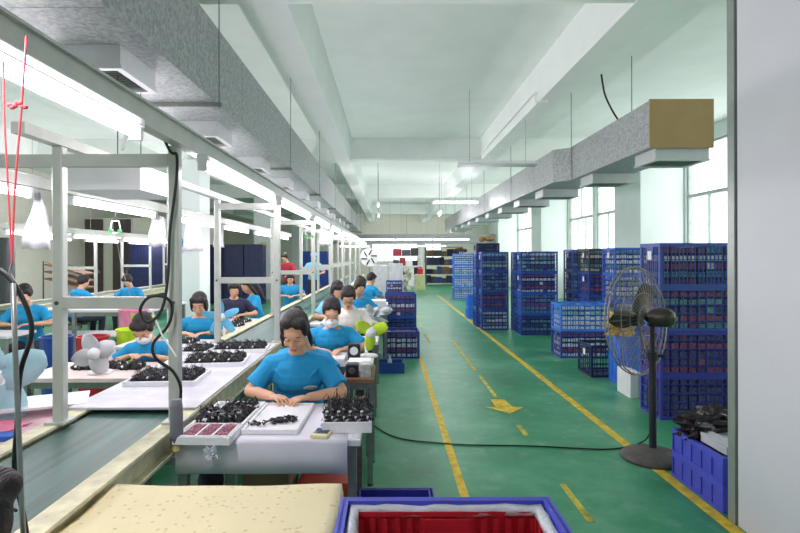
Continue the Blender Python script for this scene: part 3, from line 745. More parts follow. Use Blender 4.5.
# ------------------------------------------------------------------ crates
CR = {}
def crate_mesh(W, D, H, style, m):
    key = (W, D, H, style, m.name)
    if key in CR: return CR[key]
    b = MB(); p = .028; t = .012; x, y = W/2, D/2
    if style == 'solid':
        tp = .0
        b.box(-x+.01, x-.01, -y+.01, y-.01, 0, .012)
        for s in (-1, 1):
            b.box(-x+.008, x-.008, s*(y-.012)-.004, s*(y-.012)+.004, .012, H)
            b.box(s*(x-.012)-.004, s*(x-.012)+.004, -y+.01, y-.01, .012, H)
        b.box(-x, x, -y, -y+.025, H-.035, H).box(-x, x, y-.025, y, H-.035, H).box(-x, -x+.025, -y+.025, y-.025, H-.035, H).box(x-.025, x, -y+.025, y-.025, H-.035, H)
        b.box(-x, x, -y, -y+.008, .0, .02).box(-x, x, y-.008, y, 0, .02).box(-x, -x+.008, -y, y, 0, .02).box(x-.008, x, -y, y, 0, .02)
        nx, ny = max(3, round(W/.11)), max(3, round(D/.11))
        for s in (-1, 1):
            for i in range(nx+1): xx = -x+.008+(W-.016)*i/nx; b.box(xx-.005, xx+.005, s*(y-.004)-.004, s*(y-.004)+.004, .012, H-.03)
            for i in range(ny+1): yy = -y+.008+(D-.016)*i/ny; b.box(s*(x-.004)-.004, s*(x-.004)+.004, yy-.005, yy+.005, .012, H-.03)
    else:
        for sx in (-1, 1):
            for sy in (-1, 1):
                b.box(sx*(x-p/2)-p/2, sx*(x-p/2)+p/2, sy*(y-p/2)-p/2, sy*(y-p/2)+p/2, 0, H)
        for z0, z1 in ((0, .03), (H-.035, H)):
            for s in (-1, 1):
                b.box(-x+p, x-p, s*(y-t/2)-t/2, s*(y-t/2)+t/2, z0, z1); b.box(s*(x-t/2)-t/2, s*(x-t/2)+t/2, -y+p, y-p, z0, z1)
        b.box(-x+t, x-t, -y+t, y-t, .004, .012)
        sp = .038 if style == 'slat' else .075
        nx, ny = round(W/sp), round(D/sp)
        for s in (-1, 1):
            for i in range(1, nx): xx = -x+W*i/nx; b.box(xx-.005, xx+.005, s*(y-.006)-.004, s*(y-.006)+.004, .03, H-.035)
            for i in range(1, ny): yy = -y+D*i/ny; b.box(s*(x-.006)-.004, s*(x-.006)+.004, yy-.005, yy+.005, .03, H-.035)
            hs = (H*.3, H*.62) if style == 'slat' else [H*k/5 for k in (1, 2, 3, 4)]
            for hz in hs:
                e = .004 if style == 'slat' else .005
                b.box(-x+p, x-p, s*(y-.006)-.0045, s*(y-.006)+.0045, hz-e, hz+e); b.box(s*(x-.006)-.0045, s*(x-.006)+.0045, -y+p, y-p, hz-e, hz+e)
        # plain hand-hold panel on the short sides
        for s in (-1, 1): b.box(s*(x-.006)-.005, s*(x-.006)+.005, -.07, .07, H*.78, H*.92)
    me = b.mesh('crate', m); CR[key] = me; return me
PK = {}
def pack_mesh(W, D, H, pal, seed):
    key = (W, D, H, pal, seed)
    if key in PK: return PK[key]
    rnd = random.Random(seed*17+len(pal)); b = MB()
    x, y = W/2-.03, D/2-.03; nx = max(3, round(2*x/.09)); ny = max(3, round(2*y/.09)); nz = 5
    b.box(-x+.02, x-.02, -y+.02, y-.02, .0, H-.02, len(PMATS))
    for k in range(nz):
        m_ = pal[(k+seed) % len(pal)]
        z0, z1 = (H-.0)*k/nz+.004, (H)*(k+1)/nz-.012
        for i in range(nx):
            for j in range(ny):
                if 0 < i < nx-1 and 0 < j < ny-1: continue
                mm = m_ if rnd.random() > .22 else rnd.choice(pal)
                a, c_ = -x+2*x*i/nx, -y+2*y*j/ny; g = .008
                b.box(a+g, a+2*x/nx-g, c_+g, c_+2*y/ny-g, z0, z1-rnd.random()*.015, mm)
    me = b.mesh('packed_goods', PMATS + [B_NAVY]); PK[key] = me; return me
PMATS = [C_W, C_R, C_T, C_D, C_G]
TAG = mat('paper_tag', 'e9ebef', .7)
posn = {1: ['only'], 2: ['top', 'bottom'], 3: ['top', 'middle', 'bottom'], 4: ['topmost', 'second from the top', 'third from the top', 'bottom'], 5: ['topmost', 'second from the top', 'middle', 'second from the bottom', 'bottom']}
def stack(x, y, W, D, H, n, where, mats, style='lattice', pal=(0, 2, 1), fill=True, z=0, colour='dark blue', rz=0, empty_top=False, tags=()):
    """front-left bottom corner (x, y)"""
    if not isinstance(mats, (list, tuple)): mats = [mats]*n
    if not isinstance(style, (list, tuple)): style = [style]*n
    if not isinstance(colour, (list, tuple)): colour = [colour]*n
    if not isinstance(pal[0], (list, tuple)): pal = [pal]*n
    for k in range(n):                           # k counts from the top
        zz = z+(n-1-k)*(H+.001)
        pos = posn[n][k]
        lab = '%s crate%s %s' % (colour[k], '' if n == 1 else ', %s of stack' % pos, where)
        c = put(crate_mesh(W, D, H, style[k], mats[k]), 'crate', None, (x+W/2, y+D/2, zz), rz)
        tag(c, lab, 'crate', None if n == 1 else 'crates of the stack ' + where)
        if k in tags:
            MB().box(-W/2-.003, -W/2-.001, -.04, .04, H*.62, H*.82).build('paper_tag', TAG, c)
        if fill and not (empty_top and k == 0):
            p = put(pack_mesh(W, D, H-.035, tuple(pal[k]), k), 'packed_goods', None, (x+W/2, y+D/2, zz+.0125), rz)
            tag(p, 'wrapped goods in %s crate%s' % (pos, ' ' + where), 'packed goods', kind='stuff')
stack(2.64, 5.24, .76, .42, .429, 4, 'behind the pedestal fan', [B_DARK, B_DARK, B_PUR, B_PUR], ['slat', 'lattice', 'lattice', 'lattice'], [(3, 2, 1, 0, 1), (3, 2, 1), (3, 3, 1), (3, 3)], tags=(0, 1), colour=['dark blue slatted', 'dark blue', 'violet blue', 'violet blue'])
stack(2.85, 6.66, .46, .33, .30, 2, 'behind the white box near the fan', B_BRI, 'solid', fill=False, colour='bright blue solid-sided')
stack(3.62, 8.62, .6, .5, .43, 4, 'seen through the fan cage', [B_MID]*4, 'lattice', (0, 2, 0), colour='medium blue', tags=(0,))
stack(2.69, 8.42, .77, .5, .42, 2, 'low beside the aisle with pale goods', [B_BRI, B_DARK], 'lattice', [(0, 0, 0, 4), (0, 0, 1)], colour=['light blue', 'dark blue'])
stack(2.66, 7.08, .55, .5, .42, 1, 'standing open and dark on the floor by the aisle', B_NAVY, 'lattice', fill=False, colour='navy', tags=(0,))
stack(3.59, 9.65, .6, .55, .43, 4, 'below the window left of the fan', [B_OLI, B_DARK, B_DARK, B_DARK], 'lattice', [(0, 2, 3), (3, 3, 1), (2,), (2,)], colour=['dark olive', 'dark blue', 'dark blue', 'dark blue'], tags=(0, 1))
stack(3.72, 10.9, .6, .55, .43, 4, 'between two window-side stacks', B_DARK, 'lattice', (3, 2), tags=(0, 1))
stack(2.67, 10.84, .74, .48, .42, 4, 'at mid aisle, mint goods', [B_DARK, B_DARK, B_MID, B_DARK], 'lattice', [(2, 3, 4, 2, 0), (3, 0, 1), (2, 1, 2), (2, 3)], colour=['dark blue', 'dark blue', 'medium blue', 'dark blue'], tags=(0, 1))
stack(2.69, 11.34, .74, .48, .42, 4, 'close behind mid-aisle stack', B_DARK, 'lattice', (2, 3))
stack(2.02, 11.65, .58, .47, .42, 4, 'standing nearest the yellow line', B_DARK, 'lattice', [(3, 4, 2), (3, 2), (3, 1), (2, 0)], tags=(0,))
stack(1.98, 12.14, .58, .47, .42, 4, 'just behind nearest yellow-line stack', B_DARK, 'lattice', (3, 2))
stack(2.0, 12.2, .52, .4, .2, 1, 'low, atop the yellow-line stack', B_NAVY, 'lattice', (3, 2), z=1.6845+.0, colour='navy')
stack(2.03, 13.7, .4, .45, .29, 2, 'low by aisle behind tall stack', B_BRI, 'solid', fill=False, colour='bright blue solid-sided')
stack(2.47, 20.2, .74, .5, .42, 4, 'far down the hall with pale goods', B_BRI, 'lattice', (0, 0, 4, 0), colour='light blue')
b = MB()
for k in range(10): b.ell((random.uniform(-.16, .16), random.uniform(-.1, .1), .06+random.random()*.06), (.07, .06, .05))
o = put(remesh(b, .015, 'cloth_bundle', mat('tan_cloth', 'b08a55', .8)), 'cloth_bundle', None, (2.26, 12.4, 1.895)); tag(o, 'tan cloth bundle on the low crate on top of the stack', 'bundle')
b = MB()
for k in range(10): b.ell((random.uniform(-.2, .2), random.uniform(-.1, .1), .07+random.random()*.08), (.1, .06, .07))
o = put(remesh(b, .02, 'sack', mat('dark_sack', '4a2a30', .8)), 'sack', None, (2.75, 20.45, 1.69)); tag(o, 'dark red sack on the far pale crate stack', 'sack')
# crates on the left side of the aisle
stack(-.08, 8.42, .57, .5, .42, 1, 'open with bagged goods, left aisle edge', B_DARK, 'lattice', (0, 1, 0), empty_top=False)
stack(-.06, 10.3, .6, .5, .44, 2, 'left of the aisle behind the open crate', B_DARK, 'lattice', [(3, 1, 0), (3, 3)], tags=(0,))
stack(-.06, 16.4, .5, .5, .42, 2, 'far left of the aisle by the white boxes', B_DARK, 'lattice', [(0, 1), (0, 3)])
tr = thing('tool_tray', 'low blue tray with a bottle on the floor at the aisle edge', 'tray', (.01, 7.5, 0))
tr_m = crate_mesh(.42, .3, .14, 'solid', B_DARK); put(tr_m, 'tray_body', tr)
bt = thing('bottle', 'small clear bottle lying in the low blue tray', 'bottle', (.02, 7.5, .04)); MB().lathe([(0, 0), (.03, 0), (.03, .12), (.012, .15), (.012, .17), (0, .17)]).build('bottle_body', PLAST, bt, smooth=True); MB().cone((0, 0, .17), (0, 0, .185), .014, .014).build('cap', SKYB, bt)
# plastic film on a box beside
crumple('plastic_bag', mat('clear_bag', 'c2c8cc', .25, 0, .2, 16, .5), (.17, .13, .15), (-.2, 6.9, .751), 'crumpled clear plastic bag on the table end near the aisle crates', 'bag', 4, 1.0)
tag(MB().bbox(-.42, -.03, 8.14, 8.42, .7505, .93, .01).build('white_box', FOAM, None), 'white foam carton on the far aisle-side table', 'box')

# white box near the fan
o = MB().bbox(2.71, 2.80, 6.05, 6.4, 0, .29, .006).build('white_box', WHITE); MB().box(2.705, 2.71, 6.1, 6.35, .04, .25).build('lid_panel', WHITE, o)
tag(o, 'narrow white box on the floor between fan and bright blue crates', 'box')
o = MB().bbox(2.80+.002, 2.87, 6.08, 6.4, 0, .27, .006).build('white_box', PALEG); tag(o, 'second narrow pale box, standing right against the white box', 'box')

# foreground crate stack
stack(-.15, 1.2, .655, .50, .42, 2, 'in foreground, red crate inside', B_VIO, 'solid', fill=False, colour='violet blue solid-sided')
rc = thing('inner_crate', 'red ribbed crate nested inside the foreground blue crate', 'crate', (.1775, 1.45, .472))
b = MB(); x, y, H = .285, .215, .345
for s in (-1, 1):
    b.box(-x, x, s*y-.004, s*y+.004, 0, H).box(s*x-.004, s*x+.004, -y, y, 0, H)
    for i in range(15): xx = -x+.02+i*(2*x-.04)/14; b.box(xx-.008, xx+.008, s*(y-.008)-.008, s*(y-.008)+.008, 0, H-.02)
    for i in range(10): yy = -y+.02+i*(2*y-.04)/9; b.box(s*(x-.008)-.008, s*(x-.008)+.008, yy-.008, yy+.008, 0, H-.02)
b.box(-x, x, -y, y, .001, .012)
b.build('crate_wall', RED, rc)
MB().box(-.07, .07, y-.022, y-.008, H-.12, H-.02).box(-x, x, y-.014, y+.006, H-.015, H).build('hand_hold_panel', RED, rc)
# clear liner film draped over the red crate rim
rows = []
loop = [(-x-.012, -y-.012), (-x-.012, y+.01), (x+.012, y+.01), (x+.012, -y-.012)]
pts = []
for a, c_ in zip(loop[:-1], loop[1:]):
    for k in range(16): pts.append((a[0]+(c_[0]-a[0])*k/16, a[1]+(c_[1]-a[1])*k/16))
rnd = random.Random(2)
for q, (o_, zz) in enumerate(((.0, H-.03), (.004, H+.005), (-.006, H+.014), (-.03, H+.008), (-.034, H-.012))):
    rows.append([(px*(1+o_*3)+rnd.uniform(-.003, .003), py*(1+o_*3)+rnd.uniform(-.003, .003), zz+rnd.uniform(-.004, .004)) for px, py in pts])
sheet('liner_film', 'crumpled clear plastic liner around the rim of the red crate', 'liner', rows, PLAST, .001, loc=(.1775, 1.45, .472))
stack(-.165, 2.2, .39, .55, .42, 1, 'on the floor just behind the foreground crate', B_PUR, 'solid', fill=False, colour='deep blue solid-sided')

# stacked crates by the booth, with bag and trays
stack(2.065, 3.335, .42, .60, .172, 2, 'against the white booth panel', B_VIO, 'solid', fill=False, colour='violet blue solid-sided')
crumple('rubbish_bag', BAGB, (.26, .22, .15), (2.28, 3.78, .32), 'crumpled shiny black plastic bag on the crates by the booth', 'bag', 2, .55)
for i in range(2):
    tray(2.285, 3.52, .345+.045*i, .34, .27, .05, .1*i+.02, 'grey-white plastic tray on the booth-side crates, %s one' % ('lower', 'upper')[i], mat('grey_white_tray', 'c2c6cb', .5), group=None, tk=.02, name='plastic_tray')

# ------------------------------------------------------------------ far and left background
def clutter_rack(x, y, W, D, H, rows_, label, m, boxmats, lab2, seed):
    t = thing('storage_rack', label, 'rack', (x, y, 0)); rnd = random.Random(seed)
    for sx in (0, 1):
        for sy in (0, 1): MB().box(sx*W-.02, sx*W+.02, sy*D-.02, sy*D+.02, 0, H).build('post', m, t)
    for k in range(rows_+1): MB().box(0, W, 0, D, .12+(H-.14)*k/rows_-.015, .12+(H-.14)*k/rows_+.015).build('shelf', m, t)
    for k in range(rows_):
        z0 = .12+(H-.14)*k/rows_+.016; hh = (H-.14)/rows_-.05; xx = .05; q = 0
        while xx < W-.2:
            ww = rnd.uniform(.22, .45); ww = min(ww, W-.05-xx)
            o = MB().bbox(x+xx, x+xx+ww-.02, y+.04, y+D-.04, z0, z0+hh*rnd.uniform(.5, .95), .01).build('storage_box', rnd.choice(boxmats))
            q += 1
            tag(o, '%s, %s shelf, %s from the left' % (lab2, ('bottom', 'second', 'third', 'fourth', 'fifth')[k], ('first', 'second', 'third', 'fourth', 'fifth', 'sixth', 'seventh', 'eighth', 'ninth', 'tenth')[min(9, q-1)]), 'box', lab2)
            xx += ww
    return t
clutter_rack(2.1, 29.8, 2.0, .6, 2.1, 4, 'dark storage rack at the far right end of the aisle', mat('rack_dark', '2c3048', .5), [B_NAVY, B_DARK, SHIRTN, DGREY, BROWN], 'box on the dark far rack', 1)
clutter_rack(.2, 27.0, 1.5, .5, 2.1, 4, 'white storage rack with mixed goods at the far end of the aisle', WHITE, [PAPER, GREYP, REDD, CARD, WHITE, BLK, DGREY, PALEG], 'box on the white far rack', 2)
o = MB().bbox(1.25, 1.72, 25, 25.4, 0, .75, .01).build('cabinet', mat('pale_yellow_paint', 'd9d8a8', .5)); MB().box(1.29, 1.68, 24.985, 25, .05, .7).build('cabinet_door', MATS['pale_yellow_paint'], o); tag(o, 'small pale yellow cabinet by the far end of the aisle', 'cabinet')
tag(MB().bbox(.02, .5, 18, 18.4, 0, 1.35, .01).bbox(-.5, -.02, 18, 18.4, 0, 1.3, .01).build('white_cabinet', PALEG), 'pale grey double cabinet behind the far left aisle crates', 'cabinet')
b = MB()
for k in range(9): b.ell((random.uniform(-.15, .15), random.uniform(-.1, .1), .1+random.random()*.9), (.14, .12, .15))
o = put(remesh(b, .02, 'bag_pile', mat('mixed_bags', 'c9c0b0', .7, 0, .8, 6)), 'bag_pile', None, (.85, 24.2, 0)); tag(o, 'heap of mixed bags on the floor by the pale yellow cabinet', 'bags', kind='stuff')
b = MB().bbox(-.13, .13, -.12, .12, 0, .3, .05).bbox(-.08, .08, -.08, .08, .3, .36, .03); o = put(b.mesh('bag', RED), 'bag', None, (1.5, 25.2, .752)); tag(o, 'red bag standing on the pale yellow cabinet', 'bag')
# white wall fan with dark blades far off
ef = thing('exhaust_fan', 'round white exhaust fan with dark blades far back in the hall', 'fan', (-.75, 21.5, 1.55))
MB().cone((0, 0, 0), (0, .08, 0), .36, .36, 28).build('fan_ring', WHITE, ef)
for k in range(6):
    MB().obox((.2*math.cos(k*PI/3+.3), -.02, .2*math.sin(k*PI/3+.3)), (.24, .012, .05), (0, -k*PI/3-.3+.3, 0)).build('blade', BLK, ef)
MB().bbox(-.03, .03, .02, .07, -1.55, -.3, .004).build('stand', STEEL2, ef)
# blue crate walls at the back left
q = 0
for (x, y, nn, m_, cn, wh) in ((-8.1, 16.9, 4, B_NAVY, 'navy', 'in back left block, leftmost'), (-7.45, 16.9, 4, B_NAVY, 'navy', 'in back left block, second'), (-6.8, 17.0, 4, B_DARK, 'dark blue', 'in back left block, third'),
                         (-6.1, 18.4, 4, B_NAVY, 'navy', 'left of the farther white column'), (-5.45, 18, 4, B_NAVY, 'navy', 'between the white columns, left'), (-4.8, 18, 4, B_NAVY, 'navy', 'between the white columns, right')):
    stack(x, y, .62, .5, .52 if y < 17 else .5, nn, wh, m_, 'solid', fill=False, colour=cn)
stack(-3.6, 22, .62, .5, .45, 4, 'far behind red-shirted person', B_DARK, 'solid', fill=False)
stack(-2.9, 22, .62, .5, .45, 4, 'far behind the worker in the cap', B_DARK, 'solid', fill=False)
# dark round column-like roll and brown shelf at far left
o = MB().cone((-7.9, 11.2, 0), (-7.9, 11.2, 2.0), .14, .14, 20).build('material_roll', DGREY); tag(o, 'tall dark grey roll standing at the far left', 'roll')
t = thing('bench_rack', 'black metal bracket rack with brown boards by the cream wall', 'rack', (-7.3, 12.4, 0))
for k in range(3): MB().obox((0, 0, 1.0+k*.16), (.9, .5, .03), (0, .25, 0)).build('board', BROWN, t)
for s in (-1, 1): MB().tube([(-.45, s*.26, 0), (-.45, s*.26, 1.5), (.4, s*.26, 1.2), (.4, s*.26, 0)], .015, 6).build('bracket', BLK, t)
# poster on the column A
t = thing('poster', 'white poster with a round blue emblem on the near left column', 'poster', (-4.72, 12.19, 1.87))
MB().box(-.17, .17, -.006, 0, -.24, .24).build('poster_sheet', PAPER, t)
b = MB()
for k in range(18):
    a = 2*PI*k/18; b.obox((.1*math.cos(a), -.009, .04+.1*math.sin(a)), (.05, .004, .03), (0, -a, 0))
b.obox((0, -.009, .04), (.1, .004, .04), (0, .3, 0)).obox((0, -.009, -.14), (.26, .003, .012)).obox((0, -.009, -.18), (.22, .003, .01)); b.build('emblem', mat('poster_blue', '3d8fd0', .6), t)
o = MB().box(-4.72, -4.5, 20.088, 20.095, 1.95, 2.12).build('notice', mat('notice_yellow', 'd9cf6a', .7)); tag(o, 'small yellow notice on the farther white column', 'sign')
for i, x in enumerate((-8.05, -7.7)):
    o = MB().bbox(x, x+.2, 19.44, 19.495, 1.55, 1.8, .01).build('switch_box', WHITE); tag(o, 'small white switch box on the cream wall, %s one' % ('left', 'right')[i], 'switch box')
# colourful bins under the far tables, through first frame
for i, (x, y, m_, lab, h) in enumerate(((-3.12, 5.7, RED, 'dark red storage bin behind the grey side table', .75), (-3.5, 5.7, B_DARK, 'blue storage bin left of the dark red bin', .75), (-2.8, 5.9, LIME, 'lime green plastic basket right of the dark red bin', .8), (-2.95, 6.25, mat('pink_plastic', 'e08cae', .5), 'pink plastic basket behind the lime green basket', .98))):
    b = MB(); b.lathe([(0, 0), (.13, 0), (.155, h), (.165, h), (.165, h+.015), (.145, h+.015), (.145, h), (.12, .02), (0, .02)], (0, 0, 0), 20)
    o = b.build('storage_bin', m_, None, (x, y, 0), smooth=False); tag(o, lab, 'bin')
# things hanging around the frame
def hang_sheet(name, x, y, z0, z1, w0, w1, label, m=PAPER, seed=0):
    rnd = random.Random(seed); rows = []
    for j in range(7):
        t_ = j/6; ww = w0+(w1-w0)*t_
        rows.append([(x-ww/2+ww*i/6+.01*math.sin(j), y+.018*math.sin(i*1.7+j*.9+seed), z1+(z0-z1)*t_+.01*math.sin(i*2)) for i in range(7)])
    o = sheet(name, label, 'bag', rows, m, .002)
    MB().tube([(x, y, z1-.02), (x, y, 2.14)], .004, 5).build('tie', m, o); return o
BAGW = mat('white_bag', 'e3e1e8', .6, 0, .05)
hang_sheet('white_bag', -2.74, 4.22, 1.66, 2.1, .07, .24, 'white plastic bag tied to the end of the nearest lamp left of the conveyor', BAGW, 1)
hang_sheet('white_bag', -2.74, 6.42, 1.72, 2.08, .16, .22, 'white bag hanging at the end of the second lamp left of the conveyor', BAGW, 2)
hang_sheet('white_bag', -2.74, 7.6, 1.68, 2.1, .2, .3, 'white paper hanging right of the near frame post', BAGW, 3)
hang_sheet('white_bag', -1.04, 8.9, 1.78, 2.1, .14, .2, 'white paper hanging among the far lamps by the green balancers', BAGW, 4)
hang_sheet('white_bag', -2.74, 8.75, 1.75, 2.1, .12, .18, 'small white paper hanging behind the second frame', BAGW, 5)
o = MB().box(-1.85, -1.42, 3.1, 3.65, 1.985, 2.13).build('white_box', WHITE); tag(o, 'white box panel hung behind the top crossbar of the first frame', 'box')
MB().tube([(-1.6, 3.2, 2.14), (-1.6, 3.2, 2.795)], .003, 5).tube([(-1.6, 3.5, 2.14), (-1.6, 3.5, 2.795)], .003, 5).build('cord', CORD, o)
def balancer(x, y, z, label, zt):
    t = thing('spring_balancer', label, 'tool balancer', (x, y, z))
    MB().tube([(-.035, 0, .12), (-.05, 0, .05), (-.03, 0, 0), (.03, 0, 0), (.05, 0, .05), (.035, 0, .12), (-.035, 0, .12)], .007, 6).build('hook', WHITE, t)
    for s in (-1, 1): MB().cone((s*.045, -.012, .02), (s*.045, .012, .02), .02, .02, 16).build('drum', GREEN, t)
    MB().tube([(0, 0, 0), (.05, 0, -.3), (.18, .0, -.75)], .002, 5).build('wire', STEEL2, t)
    MB().tube([(0, 0, .12), (0, 0, zt-z)], .003, 5).build('suspension', CORD, t)
balancer(-2.75, 5.45, 1.84, 'green spring balancer hanging from the second lamp rail at left', 2.1)
balancer(-1.04, 7.6-.45, 1.84, 'green spring balancer hanging near the third frame, nearer one', 2.17)
balancer(-1.04, 9.0, 1.84, 'green spring balancer hanging near the third frame, farther one', 2.17)
# black cord with connector hanging on the near right post
P = lambda px, py, Y: ((px-388)*Y/540, Y, 1.6-(py-256)*Y/540)
pts = [P(124, 99, 2.55), P(138, 99, 2.55), P(153, 115, 2.55), P(170, 150, 2.58), P(177, 155, 2.58), P(176, 185, 2.58), P(170, 230, 2.58), P(168, 275, 2.56), P(162, 308, 2.54), P(148, 322, 2.52), P(140, 310, 2.52), P(148, 297, 2.53), P(163, 296, 2.55), P(172, 305, 2.57), P(168, 325, 2.56), P(153, 343, 2.54), P(156, 358, 2.54), P(172, 370, 2.56), P(180, 385, 2.57), P(180, 400, 2.58)]
cc = thing('hanging_cord', 'looped black cord with grey connector hanging on the near right post', 'cord', (0, 0, 0))
MB().tube(bez(pts, 5), .0075, 6).build('cord', CORD, cc, smooth=True)
x, y, z = P(176, 401, 2.45)
MB().lathe([(0, 0), (.022, 0), (.028, -.03), (.03, -.16), (.024, -.2), (0, -.2)], (x, y, z+.01), 12).build('connector', mat('connector_grey', '6e7078', .5), cc, smooth=True)
MB().lathe([(0, 0), (.016, 0), (.018, -.03), (0, -.035)], (x, y, z-.19), 10).build('plug_tip', mat('pale_yellow_tip', 'd9cf86', .5), cc)
MB().tube([P(152, 310, 2.54), P(162, 335, 2.52), P(176, 356, 2.52)], .004, 5).build('white_wire', WHITE, cc)
# short white strap near the lamp end
o = MB().tube(bez([P(128, 100, 2.5), P(129, 125, 2.5), P(122, 150, 2.5)]), [.009]*6+[.009]*14+[.003]*1, 6).build('cable_tie', WHITE); tag(o, 'loose white strip hanging at the end of the nearest lamp', 'strip')
# red ropes, rod and black hose at left
t = thing('rope', 'pair of red ropes tied to the nearest lamp, meeting in a hook', 'rope')
MB().tube(bez([P(4, 60, 1.3), P(5, 120, 1.3), P(8, 180, 1.3), P(12, 262, 1.3)]), .0021, 6).tube(bez([P(27, 35, 1.3), P(22, 105, 1.3), P(15, 190, 1.3), P(12, 262, 1.3)]), .0025, 6).build('rope_strand', mat('red_rope', 'e0555e', .8), t)
b = MB()
for k in range(7): b.ell(P(10+k*2.6, 104+2.5*math.sin(k*1.4), 1.3), (.007, .005, .005))
b.build('knot', MATS['red_rope'], t, smooth=True)
MB().tube(bez([P(12, 262, 1.3), P(10, 272, 1.3), P(14, 280, 1.3)]), .003, 6).build('hook', STEEL2, t)
o = MB().tube([P(13, 282, 1.3), P(15, 350, 1.3), P(21, 500, 1.3), P(24, 560, 1.3)], .006, 8).build('metal_rod', STEEL2, smooth=True); tag(o, 'thin shiny metal rod hanging from the red ropes', 'rod')
o = MB().tube(bez([P(-20, 262, 1.32), P(0, 269, 1.32), P(14, 283, 1.32), P(28, 310, 1.32), P(31, 335, 1.32), P(20, 372, 1.32), P(17, 420, 1.32), P(14, 470, 1.32), P(22, 510, 1.32), P(30, 560, 1.32)]), .006, 8).build('air_hose', CORD, smooth=True); tag(o, 'thick black hose curving down beside the metal rod', 'hose')
# papers on the left near table
for i, (x, y, w_, d_, rz, m_, lab) in enumerate(((-2.15, 2.95, .35, .25, .3, PAPER, 'white sheet on the left near table beside the conveyor'), (-2.42, 2.75, .2, .3, .1, mat('speckled_print', '9aa27c', .7, 0, .6, 40), 'printed card with green pattern at the left picture edge'), (-1.95, 2.62, .22, .3, -.2, mat('pink_paper', 'dc7d97', .8, 0, .25, 4), 'pink sheet at the conveyor edge of the left near table'))):
    o = MB().obox((x, y, .7525+.003*i), (w_, d_, .002), (0, 0, rz)).build('paper_sheet', m_); tag(o, lab, 'paper')
o = MB().bbox(-1.98, -1.74, 2.48, 2.56, .7505, .775, .006).build('blue_strap', B_MID); tag(o, 'blue plastic strip lying on the left near table edge', 'strip')
# red stool visible under front table, boxes under
def stool(x, y, label, m=ORANGE, h=.44):
    t = thing('stool', label, 'stool', (x, y, 0))
    MB().bbox(-.14, .14, -.14, .14, h-.03, h, .015).build('seat', m, t)
    for sx in (-1, 1):
        for sy in (-1, 1): MB().obox((sx*.12, sy*.12, (h-.03)/2), (.035, .035, h-.03), (0, 0, 0)).build('leg', m, t)
    return t
stool(-.33, 3.0-.12, 'empty orange-red stool pushed under the front table')
o = MB().bbox(-.75, -.5, 2.75, 3.0, 0, .5, .01).build('carton', mat('brown_carton', '8f7358', .8)); tag(o, 'brown carton standing under the front work table', 'carton')
b = MB()
for k in range(10): b.ell((random.uniform(-.1, .1), random.uniform(-.06, .06), .07+random.random()*.35), (.07, .06, .08))
o = put(remesh(b, .012, 'cloth_bag', mat('dark_patterned_bag', '2c2c3c', .7, 0, .9, 25)), 'cloth_bag', None, (-.86, 2.8, 0)); tag(o, 'dark patterned bag under the left end of the front table', 'bag')

